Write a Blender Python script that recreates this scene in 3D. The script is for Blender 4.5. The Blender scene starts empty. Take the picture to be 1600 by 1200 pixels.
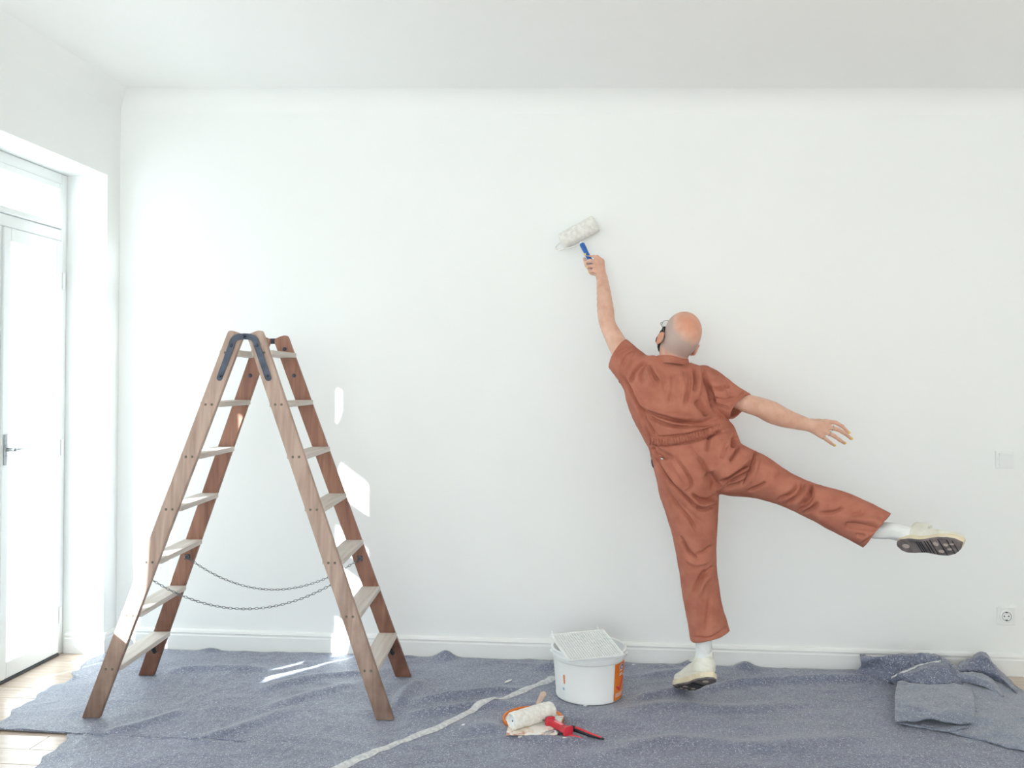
import bpy, bmesh, math, random
import numpy as np
from mathutils import Vector, Matrix
from mathutils.bvhtree import BVHTree

# ------------------------------------------------------------------ camera
scene = bpy.context.scene
COL = scene.collection
FPX, CXP, CYP = 1340.0, 800.0, 569.0          # focal length and optical centre, pixels of a 1600x1200 frame
YAW, PITCH = math.radians(5.71), math.radians(1.2)
CAM = np.array([0.0, -4.2, 1.355])
fh = np.array([-math.sin(YAW), math.cos(YAW), 0.0])
FWD = fh * math.cos(PITCH) + np.array([0, 0, math.sin(PITCH)])
RIGHT = np.array([math.cos(YAW), math.sin(YAW), 0.0])
UP = np.cross(RIGHT, FWD)
cd = bpy.data.cameras.new('camera')
cd.sensor_fit = 'HORIZONTAL'
cd.sensor_width = 36.0
cd.lens = 36.0 * FPX / 1600.0
cd.shift_y = -(600.0 - CYP) / 1600.0
cd.clip_start = 0.05
cam = bpy.data.objects.new('camera', cd)
cam.matrix_world = Matrix(((RIGHT[0], UP[0], -FWD[0], CAM[0]), (RIGHT[1], UP[1], -FWD[1], CAM[1]),
                           (RIGHT[2], UP[2], -FWD[2], CAM[2]), (0, 0, 0, 1)))
COL.objects.link(cam)
scene.camera = cam

# ------------------------------------------------------------------ light
SUN_DIR = Vector((0.61 * 0.908, 0.79 * 0.908, -0.418)).normalized()     # the way the light travels
w = bpy.data.worlds.new('sky')
scene.world = w
w.use_nodes = True
bg = w.node_tree.nodes['Background']
bg.inputs[0].default_value = (0.87, 0.96, 1.0, 1)
bg.inputs[1].default_value = 5.0
sd = bpy.data.lights.new('sun', 'SUN')
sd.energy = 20.0
sd.angle = math.radians(0.6)
sd.color = (0.91, 0.97, 1.0)
so = bpy.data.objects.new('sun', sd)
so.rotation_euler = SUN_DIR.to_track_quat('-Z', 'Y').to_euler()
COL.objects.link(so)


def portal(name, loc, normal, sx, sy):
    ld = bpy.data.lights.new(name, 'AREA')
    ld.shape = 'RECTANGLE'
    ld.size, ld.size_y = sx, sy
    ld.cycles.is_portal = True
    o = bpy.data.objects.new(name, ld)
    o.location = loc
    o.rotation_euler = Vector(normal).to_track_quat('-Z', 'Z').to_euler()
    COL.objects.link(o)


portal('sky_portal', (-2.78, -0.52, 1.2), (1, 0, 0), 0.82, 2.4)
portal('sky_portal', (-2.78, -1.83, 1.56), (1, 0, 0), 0.72, 1.75)
portal('sky_portal', (-0.75, -7.28, 1.45), (0, 1, 0), 3.1, 2.1)
vs = scene.view_settings
vs.view_transform = 'Standard'
vs.look = 'None'
vs.gamma = 1.0
vs.use_curve_mapping = False
vs.exposure = 0.48
scene.cycles.max_bounces = 16
scene.cycles.diffuse_bounces = 10
scene.cycles.transparent_max_bounces = 16
scene.cycles.sample_clamp_indirect = 12.0
scene.cycles.use_denoising = True

# ------------------------------------------------------------------ helpers
rng = random.Random(7)
np.random.seed(7)


def ray(px, py):
    return FWD + (px - CXP) / FPX * RIGHT + (CYP - py) / FPX * UP


def P(px, py, y):
    d = ray(px, py)
    return CAM + d * ((y - CAM[1]) / d[1])


def F(px, py, z=0.0):
    d = ray(px, py)
    return CAM + d * ((z - CAM[2]) / d[2])


def proj(v):
    q = np.asarray(v) - CAM
    zz = q @ FWD
    return np.stack([CXP + FPX * (q @ RIGHT) / zz, CYP - FPX * (q @ UP) / zz], -1)


def unit(v):
    v = np.asarray(v, float)
    return v / np.linalg.norm(v)


def S(r, g, b):
    f = lambda c: (c / 255) / 12.92 if c / 255 <= 0.04045 else ((c / 255 + 0.055) / 1.055) ** 2.4
    return (f(r), f(g), f(b), 1.0)


ORIGIN = {}


def tag(o, label=None, cat=None, group=None, kind=None):
    if label: o['label'] = label
    if cat: o['category'] = cat
    if group: o['group'] = group
    if kind: o['kind'] = kind
    return o


def empty(name, loc, label=None, cat=None, group=None):
    o = bpy.data.objects.new(name, None)
    o.location = Vector(loc)
    o.empty_display_size = 0.05
    COL.objects.link(o)
    ORIGIN[o.name] = np.array(loc, float)
    return tag(o, label, cat, group)


def obj(name, vf, m, parent=None, smooth=False, auto=None):
    """one mesh object from world-space (verts, faces)"""
    v, f = vf
    v = np.asarray(v, float).reshape(-1, 3)
    org = ORIGIN[parent.name] if parent is not None else np.zeros(3)
    me = bpy.data.meshes.new(name)
    if isinstance(f, np.ndarray) and f.ndim == 2:
        n, k = f.shape
        me.vertices.add(len(v)); me.vertices.foreach_set('co', (v - org).astype(np.float32).ravel())
        me.loops.add(n * k); me.loops.foreach_set('vertex_index', f.astype(np.int32).ravel())
        me.polygons.add(n)
        me.polygons.foreach_set('loop_start', np.arange(0, n * k, k, dtype=np.int32))
        me.update(calc_edges=True); me.validate()
    else:
        me.from_pydata([tuple(p) for p in (v - org)], [], [tuple(int(i) for i in q) for q in f])
        me.update()
    if smooth:
        me.polygons.foreach_set('use_smooth', [True] * len(me.polygons))
        if auto:
            me.set_sharp_from_angle(angle=math.radians(auto))
    if m is not None:
        me.materials.append(m)
    o = bpy.data.objects.new(name, me)
    COL.objects.link(o)
    if parent is not None:
        o.parent = parent
    ORIGIN[o.name] = org
    return o


def fix_normals(o):
    bm = bmesh.new(); bm.from_mesh(o.data)
    bmesh.ops.recalc_face_normals(bm, faces=bm.faces)
    bm.to_mesh(o.data); bm.free()
    return o


def join(*parts):
    V, Fc, n = [], [], 0
    for v, f in parts:
        v = np.asarray(v, float).reshape(-1, 3)
        V.append(v); Fc += [tuple(int(i) + n for i in q) for q in f]
        n += len(v)
    return np.concatenate(V), Fc


def box(x0, x1, y0, y1, z0, z1, bev=0.0):
    if bev <= 0:
        v = [(x, y, z) for x in (x0, x1) for y in (y0, y1) for z in (z0, z1)]
        return np.array(v), [(0, 1, 3, 2), (4, 6, 7, 5), (0, 4, 5, 1), (2, 3, 7, 6), (0, 2, 6, 4), (1, 5, 7, 3)]
    bm = bmesh.new()
    v, f = box(x0, x1, y0, y1, z0, z1)
    vs_ = [bm.verts.new(p) for p in v]
    for q in f: bm.faces.new([vs_[i] for i in q])
    bmesh.ops.bevel(bm, geom=list(bm.edges), offset=bev, segments=2, affect='EDGES', profile=0.5)
    r = bm_out(bm)
    return r


def bm_out(bm):
    bm.verts.index_update()
    bmesh.ops.recalc_face_normals(bm, faces=bm.faces)
    v = np.array([p.co[:] for p in bm.verts]); f = [tuple(q.index for q in fc.verts) for fc in bm.faces]
    bm.free()
    return v, f


def xf(vf, m):
    v, f = vf
    M = np.array(m)
    return np.asarray(v) @ M[:3, :3].T + M[:3, 3], f


def frame_m(x, y, z, o):
    M = np.eye(4)
    M[:3, 0], M[:3, 1], M[:3, 2], M[:3, 3] = x, y, z, o
    return M


def catmull(pts, n):
    pts = np.asarray(pts, float)
    if len(pts) < 3:
        t = np.linspace(0, 1, n * (len(pts) - 1) + 1)[:, None]
        return pts[0] * (1 - t) + pts[-1] * t
    p = np.vstack([2 * pts[0] - pts[1], pts, 2 * pts[-1] - pts[-2]])
    out = []
    for i in range(1, len(p) - 2):
        for t in np.arange(n) / n:
            a, b, c, d = p[i - 1], p[i], p[i + 1], p[i + 2]
            out.append(0.5 * (2 * b + (c - a) * t + (2 * a - 5 * b + 4 * c - d) * t * t + (3 * b - a - 3 * c + d) * t ** 3))
    out.append(pts[-1])
    return np.array(out)


def tube(path, r, seg=10, closed=False, caps=True):
    path = np.asarray(path, float)
    n = len(path)
    rr = np.full(n, r) if np.isscalar(r) else np.asarray(r, float)
    if closed:
        T = np.roll(path, -1, 0) - np.roll(path, 1, 0)
    else:
        T = np.gradient(path, axis=0)
    T /= np.linalg.norm(T, axis=1)[:, None]
    a = np.array([0, 0, 1.0]) if abs(T[0][2]) < 0.9 else np.array([1.0, 0, 0])
    nn = unit(a - T[0] * (a @ T[0]))
    V = []
    for i in range(n):
        nn = unit(nn - T[i] * (nn @ T[i]))
        b = np.cross(T[i], nn)
        for k in range(seg):
            an = 2 * math.pi * k / seg
            V.append(path[i] + rr[i] * (math.cos(an) * nn + math.sin(an) * b))
    Fc = []
    m = n if closed else n - 1
    for i in range(m):
        j = (i + 1) % n
        for k in range(seg):
            Fc.append((i * seg + k, i * seg + (k + 1) % seg, j * seg + (k + 1) % seg, j * seg + k))
    if caps and not closed:
        Fc.append(tuple(range(seg - 1, -1, -1)))
        Fc.append(tuple((n - 1) * seg + k for k in range(seg)))
    return np.array(V), Fc


def lathe(profile, seg=48, axis_m=None):
    """profile: (r, z) pairs, revolved about z"""
    V, Fc = [], []
    n = len(profile)
    for r, z in profile:
        for k in range(seg):
            a = 2 * math.pi * k / seg
            V.append((r * math.cos(a), r * math.sin(a), z))
    for i in range(n - 1):
        for k in range(seg):
            Fc.append((i * seg + k, i * seg + (k + 1) % seg, (i + 1) * seg + (k + 1) % seg, (i + 1) * seg + k))
    V = np.array(V, float)
    if axis_m is not None:
        V = V @ np.array(axis_m)[:3, :3].T + np.array(axis_m)[:3, 3]
    return V, Fc


def prism(poly, h, m=None):
    """2D polygon in local xy, extruded 0..h in local z"""
    n = len(poly)
    V = np.array([(x, y, 0) for x, y in poly] + [(x, y, h) for x, y in poly], float)
    Fc = [tuple(range(n - 1, -1, -1)), tuple(range(n, 2 * n))]
    for i in range(n):
        j = (i + 1) % n
        Fc.append((i, j, n + j, n + i))
    if m is not None:
        V = V @ np.array(m)[:3, :3].T + np.array(m)[:3, 3]
    return V, Fc


def copy_obj(o, parent, **kw):
    c = o.copy()
    COL.objects.link(c)
    c.parent = parent
    ORIGIN[c.name] = ORIGIN.get(o.name, np.zeros(3))
    return c


# ------------------------------------------------------------------ value noise (numpy, for relief)
def vnoise(p, seed=0):
    p = np.asarray(p, float)
    i = np.floor(p).astype(np.int64)
    f = p - i
    f = f * f * (3 - 2 * f)

    def h(ix):
        n = np.zeros(ix.shape[0], np.int64) + seed * 1013
        for d in range(ix.shape[1]):
            n = n * 374761393 + ix[:, d] * (668265263 + 2 * d * 97)
            n = (n ^ (n >> 13)) * 1274126177 & 0x7fffffff
        n = (n ^ (n >> 16)) & 0xffff
        return n / 65535.0
    D = p.shape[1]
    out = np.zeros(len(p))
    for c in range(2 ** D):
        o = np.array([(c >> d) & 1 for d in range(D)])
        wt = np.prod(np.where(o, f, 1 - f), axis=1)
        out += wt * h(i + o)
    return out * 2 - 1


def fbm(p, octv=3, seed=0):
    a, s, out = 1.0, 1.0, 0
    for k in range(octv):
        out = out + a * vnoise(np.asarray(p) * s + 17.3 * k, seed + k)
        a *= 0.5; s *= 2.03
    return out


# ------------------------------------------------------------------ signed-distance modelling (bodies, clothing, shoes)
class Field:
    def __init__(self, lo, hi, h):
        self.lo = np.array(lo, float); self.h = h
        self.n = np.ceil((np.array(hi) - self.lo) / h).astype(int) + 1
        self.v = np.full(self.n, 1.0, np.float32)

    def block(self, lo, hi):
        a = np.clip(np.floor((np.array(lo) - self.lo) / self.h).astype(int), 0, self.n)
        b = np.clip(np.ceil((np.array(hi) - self.lo) / self.h).astype(int) + 1, 0, self.n)
        if np.any(b <= a): return None
        ax = [(self.lo[d] + self.h * np.arange(a[d], b[d])).astype(np.float32) for d in range(3)]
        sl = tuple(slice(a[d], b[d]) for d in range(3))
        return sl, np.meshgrid(*ax, indexing='ij')

    def mix(self, sl, d, k, op):
        g = self.v[sl]
        if op == 'add':
            if k > 0:
                t = np.clip(0.5 + 0.5 * (g - d) / k, 0, 1)
                self.v[sl] = g * (1 - t) + d * t - k * t * (1 - t)
            else:
                self.v[sl] = np.minimum(g, d)
        else:
            d = -d
            if k > 0:
                t = np.clip(0.5 - 0.5 * (g - d) / k, 0, 1)
                self.v[sl] = g * (1 - t) + d * t + k * t * (1 - t)
            else:
                self.v[sl] = np.maximum(g, d)

    def cone(self, a, b, ra, rb, k=0.01, op='add'):
        a, b = np.asarray(a, float), np.asarray(b, float)
        m = max(ra, rb) + k + 3 * self.h
        bl = self.block(np.minimum(a, b) - m, np.maximum(a, b) + m)
        if bl is None: return
        sl, (X, Y, Z) = bl
        ab = b - a
        L = float(ab @ ab) + 1e-12
        t = np.clip(((X - a[0]) * ab[0] + (Y - a[1]) * ab[1] + (Z - a[2]) * ab[2]) / L, 0, 1)
        d = np.sqrt((X - a[0] - t * ab[0]) ** 2 + (Y - a[1] - t * ab[1]) ** 2 + (Z - a[2] - t * ab[2]) ** 2) - (ra + (rb - ra) * t)
        self.mix(sl, d, k, op)

    def chain(self, pts, rs, k=0.01, op='add'):
        for i in range(len(pts) - 1):
            self.cone(pts[i], pts[i + 1], rs[i], rs[i + 1], k, op)

    def ell(self, c, r, R=None, k=0.01, op='add'):
        """ellipsoid, R rows = local axes"""
        c, r = np.asarray(c, float), np.asarray(r, float)
        R = np.eye(3) if R is None else np.asarray(R, float)
        m = r.max() + k + 3 * self.h
        bl = self.block(c - m, c + m)
        if bl is None: return
        sl, (X, Y, Z) = bl
        X, Y, Z = X - c[0], Y - c[1], Z - c[2]
        q = [R[i, 0] * X + R[i, 1] * Y + R[i, 2] * Z for i in range(3)]
        k0 = np.sqrt(sum((q[i] / r[i]) ** 2 for i in range(3)))
        k1 = np.sqrt(sum((q[i] / r[i] ** 2) ** 2 for i in range(3))) + 1e-9
        self.mix(sl, k0 * (k0 - 1) / k1, k, op)

    def etube(self, st, k=0.012, op='add', grow=0.0, sub=3, extend=(0, 0)):
        """st rows: centre, half-width vector, half-depth; elliptical limb through the stations"""
        C = catmull(np.array([s[0] for s in st]), sub)
        W = catmull(np.array([s[1] for s in st]), sub)
        D = catmull(np.array([[s[2]] for s in st]), sub)[:, 0]
        for e, i, j in ((extend[0], 0, 1), (extend[1], -1, -2)):
            if e:
                d = unit(C[i] - C[j]) * e
                if i == 0:
                    C = np.vstack([C[0] + d, C]); W = np.vstack([W[:1], W]); D = np.concatenate([D[:1], D])
                else:
                    C = np.vstack([C, C[-1] + d]); W = np.vstack([W, W[-1:]]); D = np.concatenate([D, D[-1:]])
        for i in range(len(C) - 1):
            a, b = C[i], C[i + 1]
            ab = b - a
            L = math.sqrt(ab @ ab) + 1e-9
            ax = ab / L
            wv = (W[i] + W[i + 1]) / 2
            wd = unit(wv - ax * (wv @ ax)); dd = np.cross(ax, wd)
            w0, w1 = np.linalg.norm(W[i]) + grow, np.linalg.norm(W[i + 1]) + grow
            d0, d1 = D[i] + grow, D[i + 1] + grow
            m = max(w0, w1, d0, d1) + k + 3 * self.h
            bl = self.block(np.minimum(a, b) - m, np.maximum(a, b) + m)
            if bl is None: continue
            sl, (X, Y, Z) = bl
            X, Y, Z = X - a[0], Y - a[1], Z - a[2]
            s = X * ax[0] + Y * ax[1] + Z * ax[2]
            t = np.clip(s / L, 0, 1)
            over = s - t * L
            pw = X * wd[0] + Y * wd[1] + Z * wd[2]
            pd = X * dd[0] + Y * dd[1] + Z * dd[2]
            ew = w0 + (w1 - w0) * t; ed = d0 + (d1 - d0) * t
            mn = np.minimum(ew, ed)
            k0 = np.sqrt((pw / ew) ** 2 + (pd / ed) ** 2 + (over / mn) ** 2)
            k1 = np.sqrt((pw / ew ** 2) ** 2 + (pd / ed ** 2) ** 2 + (over / mn ** 2) ** 2) + 1e-6
            d = np.where(k0 > 1e-3, k0 * (k0 - 1) / k1, -mn)
            self.mix(sl, d, k if i == 0 else max(k * 0.5, 0.006), op)

    def cut(self, c, n, rad):
        """remove everything beyond the plane through c with normal n, within rad of c"""
        c, n = np.asarray(c, float), unit(n)
        bl = self.block(c - rad, c + rad)
        if bl is None: return
        sl, (X, Y, Z) = bl
        d = (X - c[0]) * n[0] + (Y - c[1]) * n[1] + (Z - c[2]) * n[2]
        rr = np.sqrt((X - c[0]) ** 2 + (Y - c[1]) ** 2 + (Z - c[2]) ** 2) - rad
        e = np.maximum(-d, rr)
        self.v[sl] = np.maximum(self.v[sl], -e)

    def mesh(self, smooth=1):
        v = self.v
        s = v < 0
        c = [s[i:s.shape[0] - 1 + i, j:s.shape[1] - 1 + j, k:s.shape[2] - 1 + k] for i in (0, 1) for j in (0, 1) for k in (0, 1)]
        anyv = c[0].copy(); allv = c[0].copy()
        for q in c[1:]:
            anyv |= q; allv &= q
        act = np.argwhere(anyv & ~allv)
        idx = np.full(anyv.shape, -1, np.int32)
        idx[tuple(act.T)] = np.arange(len(act))
        off = [(i, j, k) for i in (0, 1) for j in (0, 1) for k in (0, 1)]
        vals = np.stack([v[act[:, 0] + o[0], act[:, 1] + o[1], act[:, 2] + o[2]] for o in off], 1)
        acc = np.zeros((len(act), 3)); cnt = np.zeros(len(act))
        for a in range(8):
            for b in range(a + 1, 8):
                da = np.array(off[b]) - np.array(off[a])
                if np.abs(da).sum() != 1: continue
                m = (vals[:, a] < 0) != (vals[:, b] < 0)
                t = vals[m, a] / (vals[m, a] - vals[m, b])
                acc[m] += np.array(off[a]) + t[:, None] * da
                cnt[m] += 1
        V = self.lo + self.h * (act + acc / np.maximum(cnt, 1)[:, None])
        faces = []
        for axd in range(3):
            u, w_ = [(1, 2), (2, 0), (0, 1)][axd]
            sa = [slice(1, -1)] * 3; sb = [slice(1, -1)] * 3
            sa[axd] = slice(0, -1); sb[axd] = slice(1, None)
            A, B = s[tuple(sa)], s[tuple(sb)]
            e = np.argwhere(A != B)
            base = e.copy()
            for d in range(3):
                if d != axd: base[:, d] += 1
            def cell(du, dw):
                q = base.copy(); q[:, u] += du; q[:, w_] += dw
                return idx[q[:, 0], q[:, 1], q[:, 2]]
            quad = np.stack([cell(-1, -1), cell(0, -1), cell(0, 0), cell(-1, 0)], 1)
            ins = A[tuple(e.T)]
            quad[~ins] = quad[~ins][:, ::-1]
            faces.append(quad)
        Fq = np.concatenate(faces)
        Fq = Fq[(Fq >= 0).all(1)]
        for _ in range(smooth):
            V = laplace(V, Fq, 0.5)
        return V, Fq


def laplace(V, Fq, lam):
    acc = np.zeros_like(V); cnt = np.zeros(len(V))
    k = Fq.shape[1]
    for a in range(k):
        i, j = Fq[:, a], Fq[:, (a + 1) % k]
        for d in range(3):
            acc[:, d] += np.bincount(i, V[j, d], len(V)) + np.bincount(j, V[i, d], len(V))
        cnt += np.bincount(i, minlength=len(V)) + np.bincount(j, minlength=len(V))
    return V + lam * (acc / np.maximum(cnt, 1)[:, None] - V)


def vnormals(V, Fq):
    n = np.cross(V[Fq[:, 2]] - V[Fq[:, 0]], V[Fq[:, 3]] - V[Fq[:, 1]])
    out = np.zeros_like(V)
    for a in range(4):
        for d in range(3):
            out[:, d] += np.bincount(Fq[:, a], n[:, d], len(V))
    return out / (np.linalg.norm(out, axis=1)[:, None] + 1e-12)


def pair(a, b, y, hd):
    """limb station from its two silhouette points"""
    A, B = P(a[0], a[1], y), P(b[0], b[1], y)
    return ((A + B) / 2, (B - A) / 2, hd)


# ------------------------------------------------------------------ materials
def nodes(name):
    m = bpy.data.materials.new(name)
    m.use_nodes = True
    nt = m.node_tree
    return m, nt, nt.nodes['Principled BSDF']


def mat(name, c1, c2=None, scale=8.0, rough=0.6, bump=0.0, bscale=None, metal=0.0, stretch=(1, 1, 1), detail=4.0, lo=0.35, hi=0.65, spec=0.5, sheen=0.0):
    m, nt, b = nodes(name)
    c2 = c2 or tuple(min(1, c * 0.9) for c in c1[:3]) + (1,)
    tc = nt.nodes.new('ShaderNodeTexCoord')
    mp = nt.nodes.new('ShaderNodeMapping'); mp.inputs['Scale'].default_value = stretch
    nz = nt.nodes.new('ShaderNodeTexNoise'); nz.inputs['Scale'].default_value = scale; nz.inputs['Detail'].default_value = detail
    cr = nt.nodes.new('ShaderNodeValToRGB')
    cr.color_ramp.elements[0].position = lo; cr.color_ramp.elements[0].color = c2
    cr.color_ramp.elements[1].position = hi; cr.color_ramp.elements[1].color = c1
    L = nt.links.new
    L(tc.outputs['Object'], mp.inputs[0]); L(mp.outputs[0], nz.inputs['Vector']); L(nz.outputs['Fac'], cr.inputs[0])
    L(cr.outputs[0], b.inputs['Base Color'])
    b.inputs['Roughness'].default_value = rough
    b.inputs['Metallic'].default_value = metal
    b.inputs['Specular IOR Level'].default_value = spec
    if sheen:
        b.inputs['Sheen Weight'].default_value = sheen
    if bump:
        n2 = nt.nodes.new('ShaderNodeTexNoise'); n2.inputs['Scale'].default_value = bscale or scale * 4; n2.inputs['Detail'].default_value = 4
        bp = nt.nodes.new('ShaderNodeBump'); bp.inputs['Strength'].default_value = bump; bp.inputs['Distance'].default_value = 0.005
        L(mp.outputs[0], n2.inputs['Vector']); L(n2.outputs['Fac'], bp.inputs['Height']); L(bp.outputs[0], b.inputs['Normal'])
    return m


M = {}
M['wall'] = mat('wall_paint', (0.89, 0.905, 0.90, 1), (0.88, 0.895, 0.89, 1), 1.5, 0.55, 0.06, 220, spec=0.3)
M['ceil'] = mat('ceiling_paint', (0.90, 0.91, 0.905, 1), (0.89, 0.90, 0.895, 1), 1.2, 0.7, 0.05, 180, spec=0.2)
M['trim'] = mat('trim_enamel', (0.86, 0.87, 0.86, 1), (0.84, 0.85, 0.84, 1), 3, 0.35, 0.0)
M['plastic_white'] = mat('white_plastic', (0.855, 0.87, 0.87, 1), (0.835, 0.85, 0.85, 1), 6, 0.35)
M['pvc'] = mat('window_plastic', (0.85, 0.87, 0.87, 1), (0.83, 0.85, 0.85, 1), 3, 0.3)
M['gasket'] = mat('rubber_gasket', S(70, 72, 74), S(55, 57, 60), 20, 0.6)
M['steel'] = mat('bright_steel', S(190, 192, 195), S(160, 162, 166), 30, 0.3, metal=1.0)
M['iron'] = mat('blued_iron', S(84, 92, 108), S(66, 73, 88), 25, 0.5, 0.15, 150, metal=0.35)
M['black'] = mat('black_rubber', S(34, 36, 42), S(24, 26, 30), 20, 0.55)
M['hole'] = mat('dark_socket', S(70, 74, 80), S(55, 58, 64), 20, 0.6)
M['felt'] = None


def wood_mat(name, c1, c2, foot=None, along='Z'):
    """grain along the local Z of the ladder, darker wear creeping up from the feet"""
    m, nt, b = nodes(name)
    L = nt.links.new
    tc = nt.nodes.new('ShaderNodeTexCoord')
    mp = nt.nodes.new('ShaderNodeMapping')
    mp.inputs['Scale'].default_value = {'Z': (38, 38, 3.0), 'X': (2.5, 40, 40), 'Y': (40, 2.5, 40)}[along]
    nz = nt.nodes.new('ShaderNodeTexNoise'); nz.inputs['Scale'].default_value = 1.0; nz.inputs['Detail'].default_value = 6; nz.inputs['Distortion'].default_value = 0.6
    cr = nt.nodes.new('ShaderNodeValToRGB')
    cr.color_ramp.elements[0].position = 0.3; cr.color_ramp.elements[0].color = c2
    cr.color_ramp.elements[1].position = 0.68; cr.color_ramp.elements[1].color = c1
    L(tc.outputs['Object'], mp.inputs[0]); L(mp.outputs[0], nz.inputs['Vector']); L(nz.outputs['Fac'], cr.inputs[0])
    src = cr.outputs[0]
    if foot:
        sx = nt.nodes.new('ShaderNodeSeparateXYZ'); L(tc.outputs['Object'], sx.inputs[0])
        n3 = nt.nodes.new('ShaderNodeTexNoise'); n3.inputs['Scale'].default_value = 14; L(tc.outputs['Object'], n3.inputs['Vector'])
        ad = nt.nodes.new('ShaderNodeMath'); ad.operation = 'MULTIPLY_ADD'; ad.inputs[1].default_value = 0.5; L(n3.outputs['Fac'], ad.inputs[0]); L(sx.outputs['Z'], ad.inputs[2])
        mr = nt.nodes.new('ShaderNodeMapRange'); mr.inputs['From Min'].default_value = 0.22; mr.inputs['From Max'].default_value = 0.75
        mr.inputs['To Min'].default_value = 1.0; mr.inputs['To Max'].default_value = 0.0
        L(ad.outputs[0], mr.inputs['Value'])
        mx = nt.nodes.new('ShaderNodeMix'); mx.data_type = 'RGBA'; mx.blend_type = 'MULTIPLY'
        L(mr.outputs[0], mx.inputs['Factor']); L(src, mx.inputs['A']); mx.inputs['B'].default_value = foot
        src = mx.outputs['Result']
    L(src, b.inputs['Base Color'])
    b.inputs['Roughness'].default_value = 0.62
    bp = nt.nodes.new('ShaderNodeBump'); bp.inputs['Strength'].default_value = 0.25; bp.inputs['Distance'].default_value = 0.003
    L(nz.outputs['Fac'], bp.inputs['Height']); L(bp.outputs[0], b.inputs['Normal'])
    return m


def felt_mat(name, base, dark, fleck):
    m, nt, b = nodes(name)
    L = nt.links.new
    tc = nt.nodes.new('ShaderNodeTexCoord')
    n1 = nt.nodes.new('ShaderNodeTexNoise'); n1.inputs['Scale'].default_value = 85; n1.inputs['Detail'].default_value = 5; n1.inputs['Roughness'].default_value = 0.8
    n2 = nt.nodes.new('ShaderNodeTexNoise'); n2.inputs['Scale'].default_value = 3.2; n2.inputs['Detail'].default_value = 3
    vo = nt.nodes.new('ShaderNodeTexVoronoi'); vo.inputs['Scale'].default_value = 420
    for t in (n1, n2, vo): L(tc.outputs['Object'], t.inputs['Vector'])
    cr = nt.nodes.new('ShaderNodeValToRGB')
    cr.color_ramp.elements[0].position = 0.32; cr.color_ramp.elements[0].color = dark
    cr.color_ramp.elements[1].position = 0.66; cr.color_ramp.elements[1].color = base
    e = cr.color_ramp.elements.new(0.75); e.color = fleck
    ad = nt.nodes.new('ShaderNodeMath'); ad.operation = 'MULTIPLY_ADD'; ad.inputs[1].default_value = 0.25
    L(n2.outputs['Fac'], ad.inputs[0])
    sb = nt.nodes.new('ShaderNodeMath'); sb.operation = 'SUBTRACT'; sb.inputs[1].default_value = 0.125; L(n1.outputs['Fac'], sb.inputs[0])
    L(sb.outputs[0], ad.inputs[2]); L(ad.outputs[0], cr.inputs[0])
    # sparse pale fibres
    lt = nt.nodes.new('ShaderNodeMath'); lt.operation = 'GREATER_THAN'; lt.inputs[1].default_value = 0.955
    sc = nt.nodes.new('ShaderNodeSeparateColor'); L(vo.outputs['Color'], sc.inputs[0]); L(sc.outputs[0], lt.inputs[0])
    mx = nt.nodes.new('ShaderNodeMix'); mx.data_type = 'RGBA'
    L(lt.outputs[0], mx.inputs['Factor']); L(cr.outputs[0], mx.inputs['A']); mx.inputs['B'].default_value = fleck
    L(mx.outputs['Result'], b.inputs['Base Color'])
    b.inputs['Roughness'].default_value = 0.5
    b.inputs['Specular IOR Level'].default_value = 0.6
    b.inputs['Sheen Weight'].default_value = 0.4
    b.inputs['Sheen Roughness'].default_value = 0.45
    bp = nt.nodes.new('ShaderNodeBump'); bp.inputs['Strength'].default_value = 0.55; bp.inputs['Distance'].default_value = 0.004
    L(n1.outputs['Fac'], bp.inputs['Height']); L(bp.outputs[0], b.inputs['Normal'])
    return m


def glass_mat(name, tr):
    m, nt, b = nodes(name)
    nt.nodes.remove(b)
    out = nt.nodes['Material Output']
    t = nt.nodes.new('ShaderNodeBsdfTransparent'); t.inputs[0].default_value = tr
    g = nt.nodes.new('ShaderNodeBsdfGlossy'); g.inputs['Roughness'].default_value = 0.02
    mx = nt.nodes.new('ShaderNodeMixShader')
    mx.inputs[0].default_value = 0.05; nt.links.new(t.outputs[0], mx.inputs[1]); nt.links.new(g.outputs[0], mx.inputs[2])
    nt.links.new(mx.outputs[0], out.inputs['Surface'])
    return m


M['glass'] = glass_mat('window_glass', (0.95, 0.97, 0.97, 1))
M['dimming_glass'] = glass_mat('dimming_door_glass', (0.84, 0.865, 0.865, 1))  # door panes tinted darker so less sky light reaches the nearby wall
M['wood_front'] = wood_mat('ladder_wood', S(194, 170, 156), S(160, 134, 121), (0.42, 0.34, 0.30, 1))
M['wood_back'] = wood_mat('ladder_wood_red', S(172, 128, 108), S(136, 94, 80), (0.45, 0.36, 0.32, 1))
M['tread'] = wood_mat('tread_wood', S(214, 206, 199), S(190, 178, 168), None, 'Y')
M['plank'] = wood_mat('floor_wood', S(208, 190, 176), S(190, 168, 152), None, 'X')
M['plank'].node_tree.nodes['Principled BSDF'].inputs['Roughness'].default_value = 0.22
M['felt'] = felt_mat('grey_felt', S(135, 140, 162), S(66, 72, 97), S(214, 216, 223))
M['felt2'] = felt_mat('grey_felt_film', S(146, 152, 168), S(102, 108, 128), S(196, 200, 210))
M['felt_edge'] = mat('felt_edge_fluff', S(222, 222, 222), S(190, 191, 195), 60, 0.95, 0.5, 200)

# ------------------------------------------------------------------ the room
XL, XR, YB = -2.46, 3.0, -7.2
ceil_z = lambda x: 2.85 - 0.034 * (x - XL)


def struct(name, vf, m, parent=None, smooth=False):
    o = obj(name, vf, m, parent, smooth)
    if parent is None: o['kind'] = 'structure'
    return o


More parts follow.
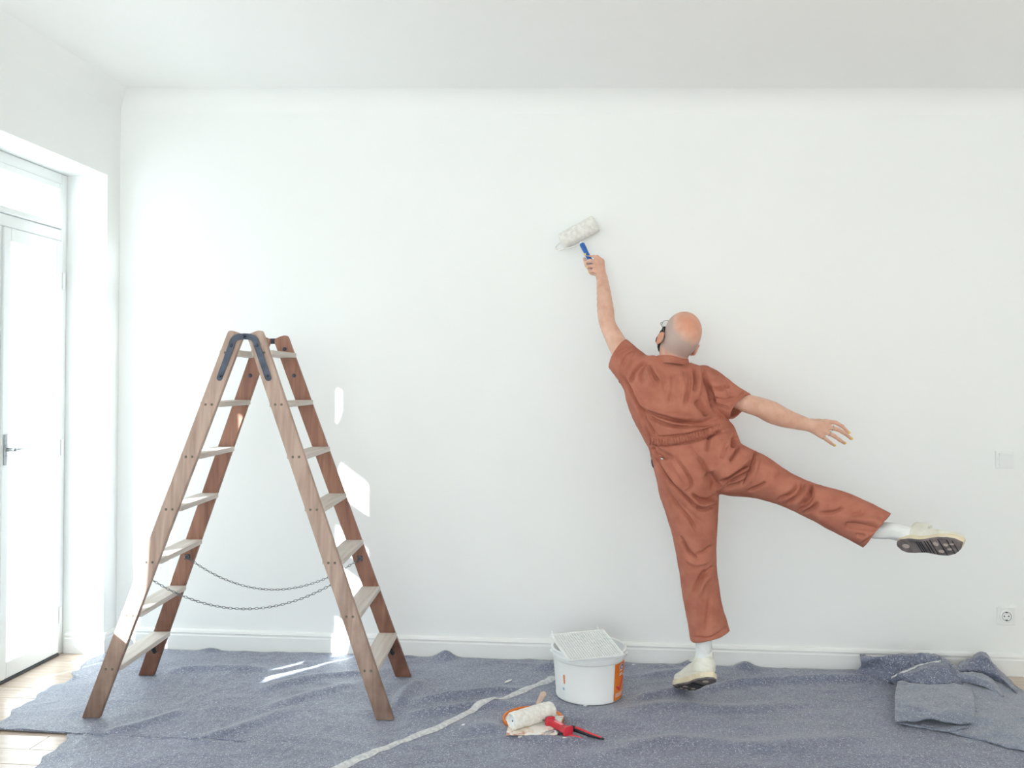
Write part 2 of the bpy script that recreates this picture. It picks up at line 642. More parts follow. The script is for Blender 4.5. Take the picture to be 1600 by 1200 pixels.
floor = struct('floor', box(XL - 0.3, XR + 0.2, YB - 0.2, 0.15, -0.2, -0.014), M['plank'])
# planks (laid along the painted wall) where the photograph can see the boards
pl_me = obj('plank', box(0, 1.198, -0.1185, 0, -0.014, 0.0, 0.0015), M['plank'], floor)
first = True
for r in range(27):
    y = -0.0 - r * 0.12
    off = (r * 0.47) % 1.2
    for c in range(6):
        x = XL - 0.2 - off + c * 1.2
        if x > XR or (0 > x + 1.2 > 99): continue
        if x + 1.2 < XL - 0.2: continue
        o = pl_me if first else copy_obj(pl_me, floor)
        first = False
        o.location = (x, y, rng.uniform(-0.0006, 0.0004))
# the rest of the boards, behind the photographer
rest = []
for r in range(27, 60):
    rest.append(box(XL, XR, -r * 0.12 - 0.1185, -r * 0.12, -0.014, 0.0))
obj('plank_field', join(*rest), M['plank'], floor)['kind'] = 'stuff'

# ceiling, very slightly out of level
xa, xb = XL - 0.35, XR + 0.25
cv = np.array([(x, y, ceil_z(x) + dz) for x in (xa, xb) for y in (YB - 0.25, 0.2) for dz in (0, 0.2)])
struct('ceiling', (cv, box(0, 1, 0, 1, 0, 1)[1]), M['ceil'])

struct('wall_back', box(XL - 0.3, XR + 0.2, 0.0, 0.15, -0.2, 2.84), M['wall'])
struct('wall_right', box(XR, XR + 0.2, YB, 0.0, -0.2, 2.66), M['wall'])
# wall with the balcony door and the window
D0, D1, DT = -0.116, -0.95, 2.40
W0, W1, WS, WT = -1.50, -2.16, 0.70, 2.44
wl = XL - 0.30
struct('wall_left', join(box(wl, XL, D0, 0.0, -0.2, 2.86), box(wl, XL, D1, D0, DT, 2.86), box(wl, XL, D1, D0, -0.2, -0.004),
                         box(wl, XL, W0, D1, -0.2, 2.86), box(wl, XL, W1, W0, WT, 2.86), box(wl, XL, W1, W0, -0.2, WS),
                         box(wl, XL, YB, W1, -0.2, 2.86)), M['wall'])
struct('wall_front', join(box(XL - 0.3, -2.2, YB - 0.2, YB, -0.2, 2.86), box(0.7, XR + 0.2, YB - 0.2, YB, -0.2, 2.76),
                          box(-2.2, 0.7, YB - 0.2, YB, -0.2, 0.4), box(-2.2, 0.7, YB - 0.2, YB, 2.5, 2.85)), M['wall'])


def cove(p0, p1, out, r=0.12):
    """concave plaster cove from p0 to p1 along the ceiling edge; out = direction into the room"""
    p0, p1, out = np.array(p0, float), np.array(p1, float), np.array(out, float)
    prof = [(0, 0), (0, -r)] + [(r - r * math.cos(a), -r + r * math.sin(a)) for a in np.linspace(0, math.pi / 2, 8)[1:]]
    V = []
    for p in (p0, p1):
        for u, z in prof:
            V.append(p + out * (u - 0.002) + np.array([0, 0, z + 0.003]))
    n = len(prof)
    Fc = [tuple(range(n)), tuple(range(2 * n - 1, n - 1, -1))]
    for i in range(n):
        j = (i + 1) % n
        Fc.append((i, n + i, n + j, j))
    return np.array(V), Fc


struct('trim_1', cove((XL, 0, ceil_z(XL)), (XR, 0, ceil_z(XR)), (0, -1, 0)), M['wall'], smooth=False)
fix_normals(bpy.data.objects['trim_1'])
fix_normals(struct('trim_2', cove((XL, YB, ceil_z(XL)), (XL, 0, ceil_z(XL)), (1, 0, 0)), M['wall']))
for t in ('trim_1', 'trim_2'):
    me = bpy.data.objects[t].data
    me.polygons.foreach_set('use_smooth', [True] * len(me.polygons)); me.set_sharp_from_angle(angle=math.radians(50))


def baseboard(p0, p1, out):
    p0, p1, out = np.array(p0, float), np.array(p1, float), np.array(out, float)
    prof = [(0, 0), (0.016, 0), (0.016, 0.072), (0.013, 0.077), (0.013, 0.083), (0.0155, 0.087), (0.012, 0.097), (0.006, 0.102), (0, 0.103)]
    n = len(prof)
    V = [p + out * u + np.array([0, 0, z + 0.0005]) for p in (p0, p1) for u, z in prof]
    Fc = [tuple(range(n)), tuple(range(2 * n - 1, n - 1, -1))] + [(i, n + i, n + (i + 1) % n, (i + 1) % n) for i in range(n)]
    return np.array(V), Fc


fix_normals(struct('baseboard_back', baseboard((XL, 0, 0), (XR, 0, 0), (0, -1, 0)), M['trim']))
fix_normals(struct('baseboard_left', join(baseboard((XL, D0 + 0.001, 0), (XL, -0.018, 0), (1, 0, 0)), baseboard((XL, YB, 0), (XL, D1, 0), (1, 0, 0)),
                                          baseboard((-2.655, D0, 0), (XL + 0.016, D0, 0), (0, -1, 0))), M['trim']))
fix_normals(struct('baseboard_right', baseboard((XR, YB, 0), (XR, -0.018, 0), (-1, 0, 0)), M['trim']))

# ------------------------------------------------------------------ balcony door (window_1) with its transom light
FX0, FX1 = -2.735, -2.672       # fixed frame
SX0, SX1 = -2.725, -2.662       # leaf, a little proud


def fr(y0, y1, z0, z1, x0=FX0, x1=FX1, bev=0.004):
    return box(x0, x1, min(y0, y1), max(y0, y1), z0, z1, bev)


w1 = struct('window_1', join(fr(-0.118, -0.165, 0.0, 2.398), fr(-0.755, -0.948, 0.0, 2.398), fr(-0.165, -0.755, 2.345, 2.398), fr(-0.165, -0.755, 2.062, 2.118),
                             fr(-0.165, -0.755, -0.003, 0.012), fr(-0.592, -0.622, 0.012, 2.062)), M['pvc'])
obj('transom_sash', join(fr(-0.166, -0.195, 2.12, 2.343, SX0, SX1), fr(-0.72, -0.754, 2.12, 2.343, SX0, SX1), fr(-0.195, -0.72, 2.313, 2.343, SX0, SX1), fr(-0.195, -0.72, 2.12, 2.15, SX0, SX1)), M['pvc'], w1)
obj('pane', box(-2.70, -2.696, -0.722, -0.193, 2.148, 2.315), M['dimming_glass'], w1)
leaf = obj('door_leaf', join(fr(-0.167, -0.215, 0.015, 2.058, SX0, SX1), fr(-0.545, -0.590, 0.015, 2.058, SX0, SX1),
                             fr(-0.215, -0.545, 1.995, 2.058, SX0, SX1), fr(-0.215, -0.545, 0.015, 0.09, SX0, SX1)), M['pvc'], w1)
obj('pane', box(-2.70, -2.696, -0.547, -0.213, 0.088, 1.997), M['dimming_glass'], leaf)
obj('glazing_bead', join(fr(-0.209, -0.217, 0.085, 2.0, -2.712, -2.664, 0), fr(-0.543, -0.551, 0.085, 2.0, -2.712, -2.664, 0)), M['plastic_white'], leaf)
obj('threshold_gasket', fr(-0.17, -0.75, 0.001, 0.0145, -2.669, -2.658, 0), M['gasket'], leaf)
hd = obj('door_handle', join(box(-2.662, -2.652, -0.582, -0.554, 0.98, 1.12, 0.004), tube([(-2.652, -0.568, 1.05), (-2.615, -0.568, 1.05)], 0.009),
                             tube(catmull([(-2.615, -0.568, 1.05), (-2.612, -0.54, 1.052), (-2.612, -0.46, 1.05)], 4), 0.009)), M['steel'], leaf, smooth=True, auto=40)
for z in (0.2, 1.03, 1.86):
    obj('hinge', tube([(-2.658, -0.163, z - 0.04), (-2.658, -0.163, z + 0.04)], 0.007, 8), M['plastic_white'], w1, smooth=True, auto=40)
obj('side_pane', box(-2.70, -2.696, -0.757, -0.620, 0.010, 2.064), M['dimming_glass'], w1)
obj('side_bead', join(fr(-0.72, -0.757, 0.012, 2.062, SX0, SX1), fr(-0.620, -0.632, 0.012, 2.062, SX0, SX1), fr(-0.632, -0.72, 0.012, 0.09, SX0, SX1)), M['pvc'], w1)

# low masonry kerb and rail of the balcony outside
M['render'] = mat('balcony_render', S(236, 230, 220), S(226, 219, 208), 5, 0.8, 0.2, 60)
M['slate'] = mat('balcony_floor', S(170, 172, 176), S(150, 152, 158), 12, 0.8)
bal = tag(obj('balcony', box(-3.35, -2.76, -1.3, 0.6, -0.22, -0.03), M['slate']), 'narrow grey balcony slab with cream kerb outside the glass door', 'balcony')
obj('kerb', box(-3.35, -3.2, -1.3, 0.6, -0.03, 0.34), M['render'], bal)
obj('rail_post', box(-3.3, -3.26, -0.2, -0.16, 0.34, 0.95), M['steel'], bal)
obj('rail_post', box(-3.3, -3.26, -1.28, -1.24, 0.34, 0.95), M['steel'], bal)
obj('handrail', tube([(-3.28, -1.3, 0.96), (-3.28, 0.6, 0.96)], 0.018, 8), M['steel'], bal)

# window_2 further along the same wall, fill_window is unseen, added behind the photographer as fill light
w2 = struct('window_2', join(fr(W0, W0 - 0.05, WS, WT), fr(W1, W1 + 0.05, WS, WT), fr(W0, W1, WS, WS + 0.16), fr(W0, W1, WT - 0.04, WT), fr(W0, W1, 2.04, 2.19),
                             fr(W0, W1, 1.715, 1.775), fr(W1 + 0.05, -1.875, 2.19, 2.40)), M['pvc'])
obj('sash', join(fr(W0 - 0.05, W0 - 0.085, WS + 0.16, 2.04), fr(W1 + 0.05, W1 + 0.11, WS + 0.16, 2.04)), M['pvc'], w2)
obj('pane', box(-2.70, -2.696, W1 + 0.05, W0 - 0.05, WS + 0.15, WT - 0.035), M['glass'], w2)
obj('window_sill', box(-2.68, -2.42, W1 - 0.03, W0 + 0.03, WS - 0.03, WS, 0.004), M['trim'], w2)
fq = lambda x0, x1, z0, z1: box(x0, x1, YB - 0.15, YB - 0.08, z0, z1)
w3 = struct('fill_window', join(fq(-2.2, 0.7, 0.4, 0.47), fq(-2.2, 0.7, 2.43, 2.5), fq(-2.2, -2.14, 0.47, 2.43), fq(0.64, 0.7, 0.47, 2.43), fq(-0.79, -0.71, 0.47, 2.43)), M['pvc'])
for x0, x1 in ((-2.15, -0.78), (-0.72, 0.65)):
    obj('pane', box(x0, x1, YB - 0.117, YB - 0.113, 0.46, 2.44), M['glass'], w3)

# ------------------------------------------------------------------ switch and socket on the painted wall
def plate(name, px, py, label, cat, half):
    c = P(px, py, 0.0)
    r = empty(name, (c[0], 0.0, c[2]), label, cat)
    x, z = c[0], c[2]
    obj('cover_frame', box(x - half, x + half, -0.009, 0.0, z - half, z + half, 0.003), M['plastic_white'], r)
    return r, x, z


sw, x, z = plate('light_switch', 1569, 718, 'square white light switch on the wall above the socket', 'switch', 0.0405)
obj('rocker', xf(box(-0.029, 0.029, -0.006, 0.004, -0.029, 0.029, 0.002), frame_m((1, 0, 0), unit((0, 1, 0.07)), unit((0, -0.07, 1)), (x, -0.0115, z))), M['plastic_white'], sw)
so_, x, z = plate('wall_socket', 1571, 962, 'round-hole white power socket low on the wall above the crumpled cloth', 'socket', 0.0405)
my = frame_m((1, 0, 0), (0, 0, 1), (0, -1, 0), (x, -0.009, z))
obj('socket_insert', lathe([(0.0285, 0), (0.0285, 0.004), (0.027, 0.005), (0.0205, 0.005), (0.0195, 0.004), (0.0195, 0.0012), (0.0001, 0.0012)], 32, my), M['plastic_white'], so_, True, 35)
obj('recess_ring', lathe([(0.0198, 0.0022), (0.0198, 0.0052), (0.0212, 0.0054), (0.0212, 0.0045)], 32, my), M['hole'], so_, True, 35)
for s in (-1, 1):
    obj('contact_hole', lathe([(0.0032, 0.0012), (0.0032, 0.0022), (0.0001, 0.0022)], 12, frame_m((1, 0, 0), (0, 0, 1), (0, -1, 0), (x + s * 0.0095, -0.009, z))), M['hole'], so_)
    obj('earth_clip', box(x - 0.004, x + 0.004, -0.0145, -0.0105, z + s * 0.0175 - 0.0018, z + s * 0.0175 + 0.0018), M['hole'], so_)

# ------------------------------------------------------------------ drop cloths on the floor
def interp_x(pts):
    """pts: floor points; x as a function of y (y falling towards the camera)"""
    a = np.array([(p[1], p[0]) for p in pts]); a = a[np.argsort(a[:, 0])]
    return lambda y: np.interp(y, a[:, 0], a[:, 1])


def segdist(p, poly):
    """distance to polyline and 0..1 position along it"""
    best = np.full(len(p), 1e9); tt = np.zeros(len(p))
    poly = np.asarray(poly, float)
    n = len(poly) - 1
    for i in range(n):
        a, b = poly[i], poly[i + 1]
        ab = b - a
        t = np.clip(((p - a) @ ab) / (ab @ ab + 1e-12), 0, 1)
        d = np.linalg.norm(p - a - t[:, None] * ab, axis=1)
        m = d < best
        best[m] = d[m]; tt[m] = (i + t[m]) / n
    return best, tt


RIDGES = [  # pixel polyline, half width (m), height (m)
    ([(1075, 1085), (1160, 1072), (1260, 1066), (1345, 1066), (1400, 1071)], 0.028, 0.026),
    ([(985, 1098), (1040, 1085), (1085, 1080)], 0.03, 0.018),
    ([(640, 1100), (700, 1092), (760, 1085), (830, 1080)], 0.03, 0.02),
    ([(628, 1122), (690, 1113), (760, 1105), (800, 1103)], 0.03, 0.018),
    ([(400, 1083), (470, 1065), (540, 1056), (590, 1056)], 0.03, 0.016),
    ([(400, 1120), (450, 1100), (520, 1080), (560, 1072)], 0.035, 0.014),
    ([(250, 1054), (330, 1047), (420, 1049)], 0.03, 0.014),
    ([(620, 1110), (635, 1085), (660, 1065)], 0.03, 0.022),
    ([(300, 1160), (380, 1138), (470, 1105)], 0.035, 0.014),
    ([(150, 1150), (230, 1132), (300, 1110)], 0.03, 0.012),
    ([(700, 1150), (780, 1140), (860, 1160), (960, 1150)], 0.05, 0.015),
    ([(950, 1120), (1050, 1105), (1150, 1112), (1260, 1100)], 0.04, 0.012),
    ([(900, 1190), (1050, 1160), (1200, 1170), (1380, 1150)], 0.05, 0.014),
    ([(1000, 1062), (1060, 1052), (1110, 1056)], 0.03, 0.012),
]
BUMPS = [((697, 1028), 0.045, 0.035), ((1165, 1046), 0.045, 0.028), ((1078, 1042), 0.035, 0.022), ((970, 1041), 0.03, 0.014), ((330, 1016), 0.04, 0.014),
         ((856, 1046), 0.05, 0.022), ((112, 1062), 0.03, 0.012), ((260, 1012), 0.03, 0.01), ((560, 1026), 0.04, 0.012), ((640, 1024), 0.04, 0.012)]
FLAT = [(F(143, 1122), 0.09), (F(606, 1126), 0.09), (F(230, 1056), 0.09), (F(627, 1058), 0.09), (F(920, 1086), 0.2), (F(833, 1127), 0.16), (F(880, 1140), 0.1)]


def cloth_h(xy):
    h = 0.004 + 0.0035 * (1 + fbm(xy * np.array([2.2, 3.4]), 3, 3)) + 0.0035 * (1 - np.abs(vnoise(xy * np.array([5.0, 9.0]) + fbm(xy * 3, 2, 9)[:, None] * 1.1, 21))) ** 3
    h += 0.0012 * fbm(xy * 22, 2, 5)
    for pl, wd, ht in RIDGES:
        q = catmull(np.array([F(*p)[:2] for p in pl]), 5)
        d, t = segdist(xy, q)
        h += ht * np.exp(-(d / wd) ** 2) * np.clip(np.sin(np.pi * np.clip(t, 0.02, 0.98)) * 1.6, 0, 1)
    for p, wd, ht in BUMPS:
        d = np.linalg.norm(xy - F(*p)[:2], axis=1)
        h += ht * np.exp(-(d / wd) ** 2)
    for c, r in FLAT:
        d = np.linalg.norm(xy - c[:2], axis=1)
        k = np.clip((d - r * 0.6) / (r * 0.6), 0, 1)
        h = 0.004 + (h - 0.004) * (0.06 + 0.94 * k * k * (3 - 2 * k))
    return np.maximum(h, 0.002)


def cloth_sheet(name, xl, xr, ys, nx, lift, label, m, edge=None):
    V = []
    for y in ys:
        s = np.linspace(0, 1, nx)
        a, b = float(xl(y)), float(xr(y))
        a += 0.008 * math.sin(y * 31) + 0.005 * math.sin(y * 67 + 1)
        x = a + (b - a) * s
        V.append(np.stack([x, np.full(nx, y), np.zeros(nx)], 1))
    V = np.array(V).reshape(-1, 3)
    top = V.copy()
    top[:, 2] = cloth_h(V[:, :2]) + lift
    ny = len(ys)
    idx = np.arange(ny * nx).reshape(ny, nx)
    Fq = np.stack([idx[:-1, :-1], idx[1:, :-1], idx[1:, 1:], idx[:-1, 1:]], -1).reshape(-1, 4)
    # underside 3 mm lower
    bot = top.copy(); bot[:, 2] = np.maximum(top[:, 2] - 0.0035, 0.0006)
    n = len(top)
    rim = np.concatenate([idx[0], idx[1:, -1], idx[-1, -2::-1], idx[-2:0:-1, 0]])
    side = np.stack([rim, np.roll(rim, -1), np.roll(rim, -1) + n, rim + n], 1)
    allF = np.concatenate([Fq, Fq[:, ::-1] + n, side])
    o = obj(name, (np.concatenate([top, bot]), allF), m, None, True)
    fix_normals(o)
    me = o.data
    return tag(o, label, 'drop cloth', 'grey felt drop cloths')


seam_px = [(862, 1030), (862, 1062), (835, 1076), (792, 1095), (748, 1110), (690, 1139), (620, 1166), (545, 1198), (470, 1240), (300, 1400)]
seam = catmull(np.array([F(*p)[:2] for p in seam_px]), 4)
seam_x = interp_x(seam)
left_pts = [F(*p) for p in [(178, 1004), (158, 1020), (114, 1052), (116, 1064), (84, 1073), (38, 1103), (0, 1131), (-30, 1142)]]
left_pts2 = [F(*p) for p in [(112, 1148), (88, 1170), (55, 1200), (-40, 1290), (-100, 1400)]]
lx1, lx2 = interp_x(left_pts), interp_x(left_pts2)
ycut = F(60, 1145.5)[1]
left_x = lambda y: lx1(y) if y > ycut else lx2(y)
ys = np.concatenate([np.linspace(-0.022, ycut + 0.002, 95), np.linspace(ycut - 0.004, -2.3, 75)])
cl_left = cloth_sheet('drop_cloth', left_x, lambda y: seam_x(y) + 0.022, ys, 210, -0.0015, 'flat grey felt drop cloth under the wooden ladder, left of the pale seam', M['felt'])
right_x = lambda y: np.interp(y, [-2.3, -0.75, -0.35, -0.02], [2.4, 2.3, 1.75, 1.55])
cl_right = cloth_sheet('drop_cloth', seam_x, right_x, np.linspace(-0.022, -2.3, 170), 230, 0.0, 'flat grey felt drop cloth under the bucket and standing shoe, right of the pale seam', M['felt'])
# fluffy pale selvedge along the seam
se = seam[(seam[:, 1] < F(862, 1062)[1] + 0.002) & (seam[:, 1] > -2.3)]
se = catmull(se, 4)
V = []
rows = 7
for i, p in enumerate(se):
    t = unit(np.append(se[min(i + 1, len(se) - 1)] - se[max(i - 1, 0)], 0))
    nrm = np.array([-t[1], t[0], 0])
    wv = 0.017 + 0.006 * vnoise(np.array([[i * 0.13]]), 4)[0]
    for k in range(rows):
        s = k / (rows - 1) * 2 - 1
        q = np.array([p[0], p[1], 0]) + nrm * (wv * s + 0.003 * vnoise(np.array([[i * 0.31]]), 8)[0])
        q[2] = cloth_h(q[None, :2])[0] + 0.001 + 0.009 * math.sqrt(max(0, 1 - s * s)) * (0.75 + 0.25 * vnoise(np.array([[i * 0.5, k * 0.7]]), 6)[0])
        V.append(q)
n = len(se)
Fc = [(i * rows + k, i * rows + k + 1, (i + 1) * rows + k + 1, (i + 1) * rows + k) for i in range(n - 1) for k in range(rows - 1)]
fe = obj('selvedge', (np.array(V), Fc), M['felt_edge'], cl_right, True)
fe['label'] = 'pale fluffy cloth edge'


def zcloth(x, y):
    return float(cloth_h(np.array([[x, y]]))[0])


# ------------------------------------------------------------------ crumpled cloth by the wall on the right
def patch(rows_, n=8, noise=0.004, nsc=14, seed=0, thick=0.005):
    """smooth sheet through a net of world points, given thickness"""
    R = np.array(rows_, float)                      # rows x cols x 3
    A = np.array([catmull(r, n) for r in R])        # along columns
    A = np.array([catmull(A[:, j], n) for j in range(A.shape[1])]).transpose(1, 0, 2)
    h, wd = A.shape[:2]
    V = A.reshape(-1, 3)
    idx = np.arange(h * wd).reshape(h, wd)
    Fq = np.stack([idx[:-1, :-1], idx[1:, :-1], idx[1:, 1:], idx[:-1, 1:]], -1).reshape(-1, 4)
    nr = vnormals(V, Fq)
    if nr[:, 2].sum() < 0: nr = -nr
    k = noise * fbm(V * nsc, 3, seed)[:, None] + noise * 2.2 * (1 - np.abs(vnoise(V * np.array([10.0, 22, 16]) + 1.2 * fbm(V * 7, 2, seed + 7)[:, None], seed + 11)))[:, None] ** 5 + noise * 1.2 * (1 - np.abs(vnoise(V * np.array([5.0, 16, 9]), seed + 3)))[:, None] ** 4
    T = V + nr * k
    T[:, 2] = np.maximum(T[:, 2], 0.012)
    B = T - nr * thick
    B[:, 2] = np.maximum(B[:, 2], 0.008)
    rim = np.concatenate([idx[0], idx[1:, -1], idx[-1, -2::-1], idx[-2:0:-1, 0]])
    m = len(T)
    side = np.stack([rim, np.roll(rim, -1), np.roll(rim, -1) + m, rim + m], 1)
    return np.concatenate([T, B]), np.concatenate([Fq, Fq[:, ::-1] + m, side])


def G(px, py, z):
    return F(px, py, z)


c0 = F(1470, 1085)
pile = empty('drop_cloth', (c0[0], c0[1], 0.008), 'crumpled grey cloth heap with folded front flap below the power socket', 'drop cloth', 'grey felt drop cloths')
# broad sheet running out to the right along the floor
pl_ = []
pl_.append(('spread_sheet', patch([
    [G(1462, 1060, .03), G(1505, 1055, .035), G(1545, 1056, .03), G(1576, 1068, .02), G(1628, 1092, .014)],
    [G(1455, 1078, .03), G(1500, 1070, .05), G(1540, 1072, .045), G(1580, 1092, .02), G(1640, 1110, .014)],
    [G(1440, 1095, .03), G(1495, 1092, .04), G(1545, 1098, .035), G(1590, 1108, .022), G(1660, 1125, .014)],
    [G(1425, 1112, .022), G(1490, 1118, .03), G(1548, 1122, .03), G(1600, 1128, .022), G(1680, 1140, .014)],
    [G(1432, 1124, .016), G(1492, 1132, .022), G(1552, 1142, .022), G(1608, 1150, .02), G(1700, 1160, .014)],
    [G(1438, 1134, .014), G(1490, 1146, .014), G(1545, 1160, .014), G(1605, 1174, .014), G(1720, 1186, .014)]], 8, 0.004, 9, 2), M['felt2']))
# rear hump against the wall
pl_.append(('rear_hump', patch([
    [P(1488, 1050, -.09), P(1510, 1035, -.07), P(1536, 1024, -.06), P(1552, 1040, -.07), P(1574, 1062, -.08)],
    [P(1480, 1046, -.13), P(1508, 1036, -.13), P(1536, 1023, -.13), P(1556, 1044, -.13), P(1582, 1070, -.13)],
    [G(1480, 1053, .07), G(1510, 1046, .085), G(1538, 1044, .09), G(1560, 1054, .065), G(1588, 1080, .02)],
    [G(1484, 1060, .04), G(1512, 1056, .05), G(1540, 1058, .045), G(1566, 1068, .03), G(1598, 1092, .014)]], 7, 0.004, 14, 4), M['felt']))
# twisted middle fold
pl_.append(('middle_fold', patch([
    [G(1485, 1050, .06), G(1510, 1052, .075), G(1538, 1056, .07), G(1556, 1072, .04), G(1570, 1086, .02)],
    [G(1490, 1055, .075), G(1518, 1058, .085), G(1544, 1064, .075), G(1558, 1078, .045), G(1568, 1090, .025)],
    [G(1498, 1066, .055), G(1520, 1068, .06), G(1545, 1076, .05), G(1556, 1084, .03), G(1564, 1092, .018)]], 7, 0.004, 16, 6), M['felt2']))
# upper rolled fold, left
pl_.append(('rolled_fold', patch([
    [P(1343, 1024, -.10), P(1368, 1030, -.09), P(1395, 1027, -.08), P(1430, 1026, -.08), P(1462, 1026, -.09), P(1482, 1036, -.1)],
    [P(1345, 1033, -.13), P(1372, 1026, -.15), P(1400, 1025, -.16), P(1438, 1025, -.17), P(1468, 1028, -.17), P(1490, 1044, -.16)],
    [G(1345, 1041, .05), G(1372, 1044, .06), G(1398, 1052, .055), G(1440, 1042, .09), G(1474, 1036, .11), G(1505, 1060, .07)],
    [G(1338, 1050, .02), G(1362, 1056, .022), G(1398, 1064, .03), G(1436, 1062, .055), G(1472, 1064, .065), G(1512, 1071, .04)],
    [G(1336, 1052, .012), G(1364, 1060, .014), G(1400, 1067, .02), G(1438, 1070, .035), G(1472, 1072, .04), G(1514, 1074, .025)]], 7, 0.005, 15, 8), M['felt']))
# ridge flap with a pale crest on top of the roll
pl_.append(('crest_fold', patch([
    [G(1396, 1056, .058), G(1420, 1046, .085), G(1448, 1036, .105), G(1476, 1032, .12)],
    [G(1392, 1062, .040), G(1422, 1053, .085), G(1450, 1044, .105), G(1484, 1043, .11)],
    [G(1398, 1066, .026), G(1425, 1066, .056), G(1455, 1066, .068), G(1502, 1066, .06)],
    [G(1402, 1069, .02), G(1430, 1072, .04), G(1462, 1074, .046), G(1512, 1073, .036)]], 7, 0.004, 18, 12), M['felt']))
# square flap hanging forward, open at its front edge
pl_.append(('front_flap', patch([
    [G(1403, 1066, .05), G(1432, 1068, .058), G(1464, 1069, .06), G(1494, 1070, .06), G(1518, 1072, .05)],
    [G(1399, 1084, .055), G(1432, 1084, .062), G(1464, 1086, .064), G(1495, 1090, .06), G(1522, 1092, .05)],
    [G(1398, 1106, .05), G(1430, 1106, .056), G(1462, 1110, .058), G(1494, 1112, .056), G(1523, 1112, .046)],
    [G(1398, 1129, .030), G(1428, 1127, .036), G(1452, 1122, .052), G(1484, 1130, .038), G(1520, 1131, .030)]], 8, 0.0035, 12, 14), M['felt2']))
pl_.append(('under_flap', patch([
    [G(1404, 1090, .03), G(1440, 1092, .03), G(1480, 1094, .03), G(1518, 1096, .028)],
    [G(1402, 1118, .016), G(1440, 1120, .016), G(1480, 1124, .016), G(1520, 1124, .016)],
    [G(1404, 1132, .014), G(1440, 1137, .014), G(1482, 1143, .018), G(1520, 1137, .02)]], 8, 0.003, 14, 16), M['felt2']))
crest = catmull([G(1393, 1060, .054), G(1403, 1055, .066), G(1421, 1047.5, .0875), G(1436, 1041, .098), G(1450, 1038, .106), G(1470, 1034, .116)], 10)
cv_ = []
for i, p_ in enumerate(crest):
    for k in range(6):
        a = 2 * math.pi * k / 6
        rr_ = 0.006 + 0.004 * vnoise(np.array([[i * 0.9, k * 1.7]]), 3)[0]
        cv_.append(p_ + np.array([0, 0, 0.003]) + rr_ * np.array([0.3 * math.cos(a), 1.3 * math.cos(a), 0.7 * math.sin(a)]))
cf_ = [(i * 6 + k, i * 6 + (k + 1) % 6, (i + 1) * 6 + (k + 1) % 6, (i + 1) * 6 + k) for i in range(len(crest) - 1) for k in range(6)]
pl_.append(('frayed_crest', (np.array(cv_), cf_), M['felt_edge']))
for nm, vf, m_ in pl_:
    fix_normals(obj(nm, vf, m_, pile, True))

# a few flecks of paint and plaster fallen on the cloth
chip_mat = mat('dried_paint', (0.85, 0.85, 0.83, 1), (0.8, 0.8, 0.78, 1), 20, 0.6)
for i, (px, py, s, a, lab) in enumerate([
        (794, 1070, 0.012, 1.0, 'long white paint chip on the cloth beside the pale seam'),
        (915, 1105, 0.008, 0.4, 'white paint fleck on the cloth in front of the bucket'),
        (812, 1158, 0.008, 0.9, 'white paint fleck on the cloth nearest the photographer below the paint lid'),
        (882, 1163, 0.006, 0.2, 'white paint fleck on the cloth below the pliers'),
        (806, 1150, 0.007, 1.2, 'white paint fleck touching the front edge of the paint lid'),
        (990, 1042, 0.007, 0.3, 'white paint fleck beside the baseboard right of the bucket'),
        (724, 1140, 0.007, 0.8, 'white paint fleck near the pale seam, left of the paint lid')]):
    p = F(px, py)
    pts = [(math.cos(t) * s * (2.0 if i == 0 else 1.1) * rng.uniform(.8, 1.2), math.sin(t) * s * 0.7 * rng.uniform(.8, 1.2)) for t in np.linspace(0, 2 * math.pi, 7)[:-1]]
    zz = zcloth(p[0], p[1]) + 0.001
    tag(obj('paint_chip', prism(pts, 0.0025, frame_m((math.cos(a), math.sin(a), 0), (-math.sin(a), math.cos(a), 0), (0, 0, 1), (p[0], p[1], zz))), chip_mat),
        lab, 'paint chip', 'paint flecks on the cloth')

# ------------------------------------------------------------------ wooden double ladder
fFL, fFR, fBL, fBR = F(143, 1122), F(606, 1126), F(230, 1056), F(627, 1058)
lc = (fFL + fFR + fBL + fBR) / 4
lu = unit((fFR + fBR) - (fFL + fBL)); lu[2] = 0; lu = unit(lu)
lv = np.array([-lu[1], lu[0], 0.0])                 # towards the wall
SPR = (np.linalg.norm(fFR - fFL) + np.linalg.norm(fBR - fBL)) / 4
WID = ((fBL + fBR) / 2 - (fFL + fFR) / 2) @ lv / 2
LH = 1.562
Z0 = 0.0055
TOPU, TOPV = 0.037, WID * 0.74
RT = 0.026                                          # rail thickness
ladder = empty('step_ladder', (lc[0], lc[1], 0.0), 'old wooden double step ladder standing open on the grey cloth', 'ladder')
ladder.rotation_euler.z = math.atan2(lu[1], lu[0])
ORIGIN[ladder.name] = np.zeros(3)                   # children are written in the ladder's own axes


def rail_u(side, z):
    return side * (SPR + (TOPU - SPR) * z / LH)


def rail_v(fb, z):
    return fb * (WID + (TOPV - WID) * z / LH)


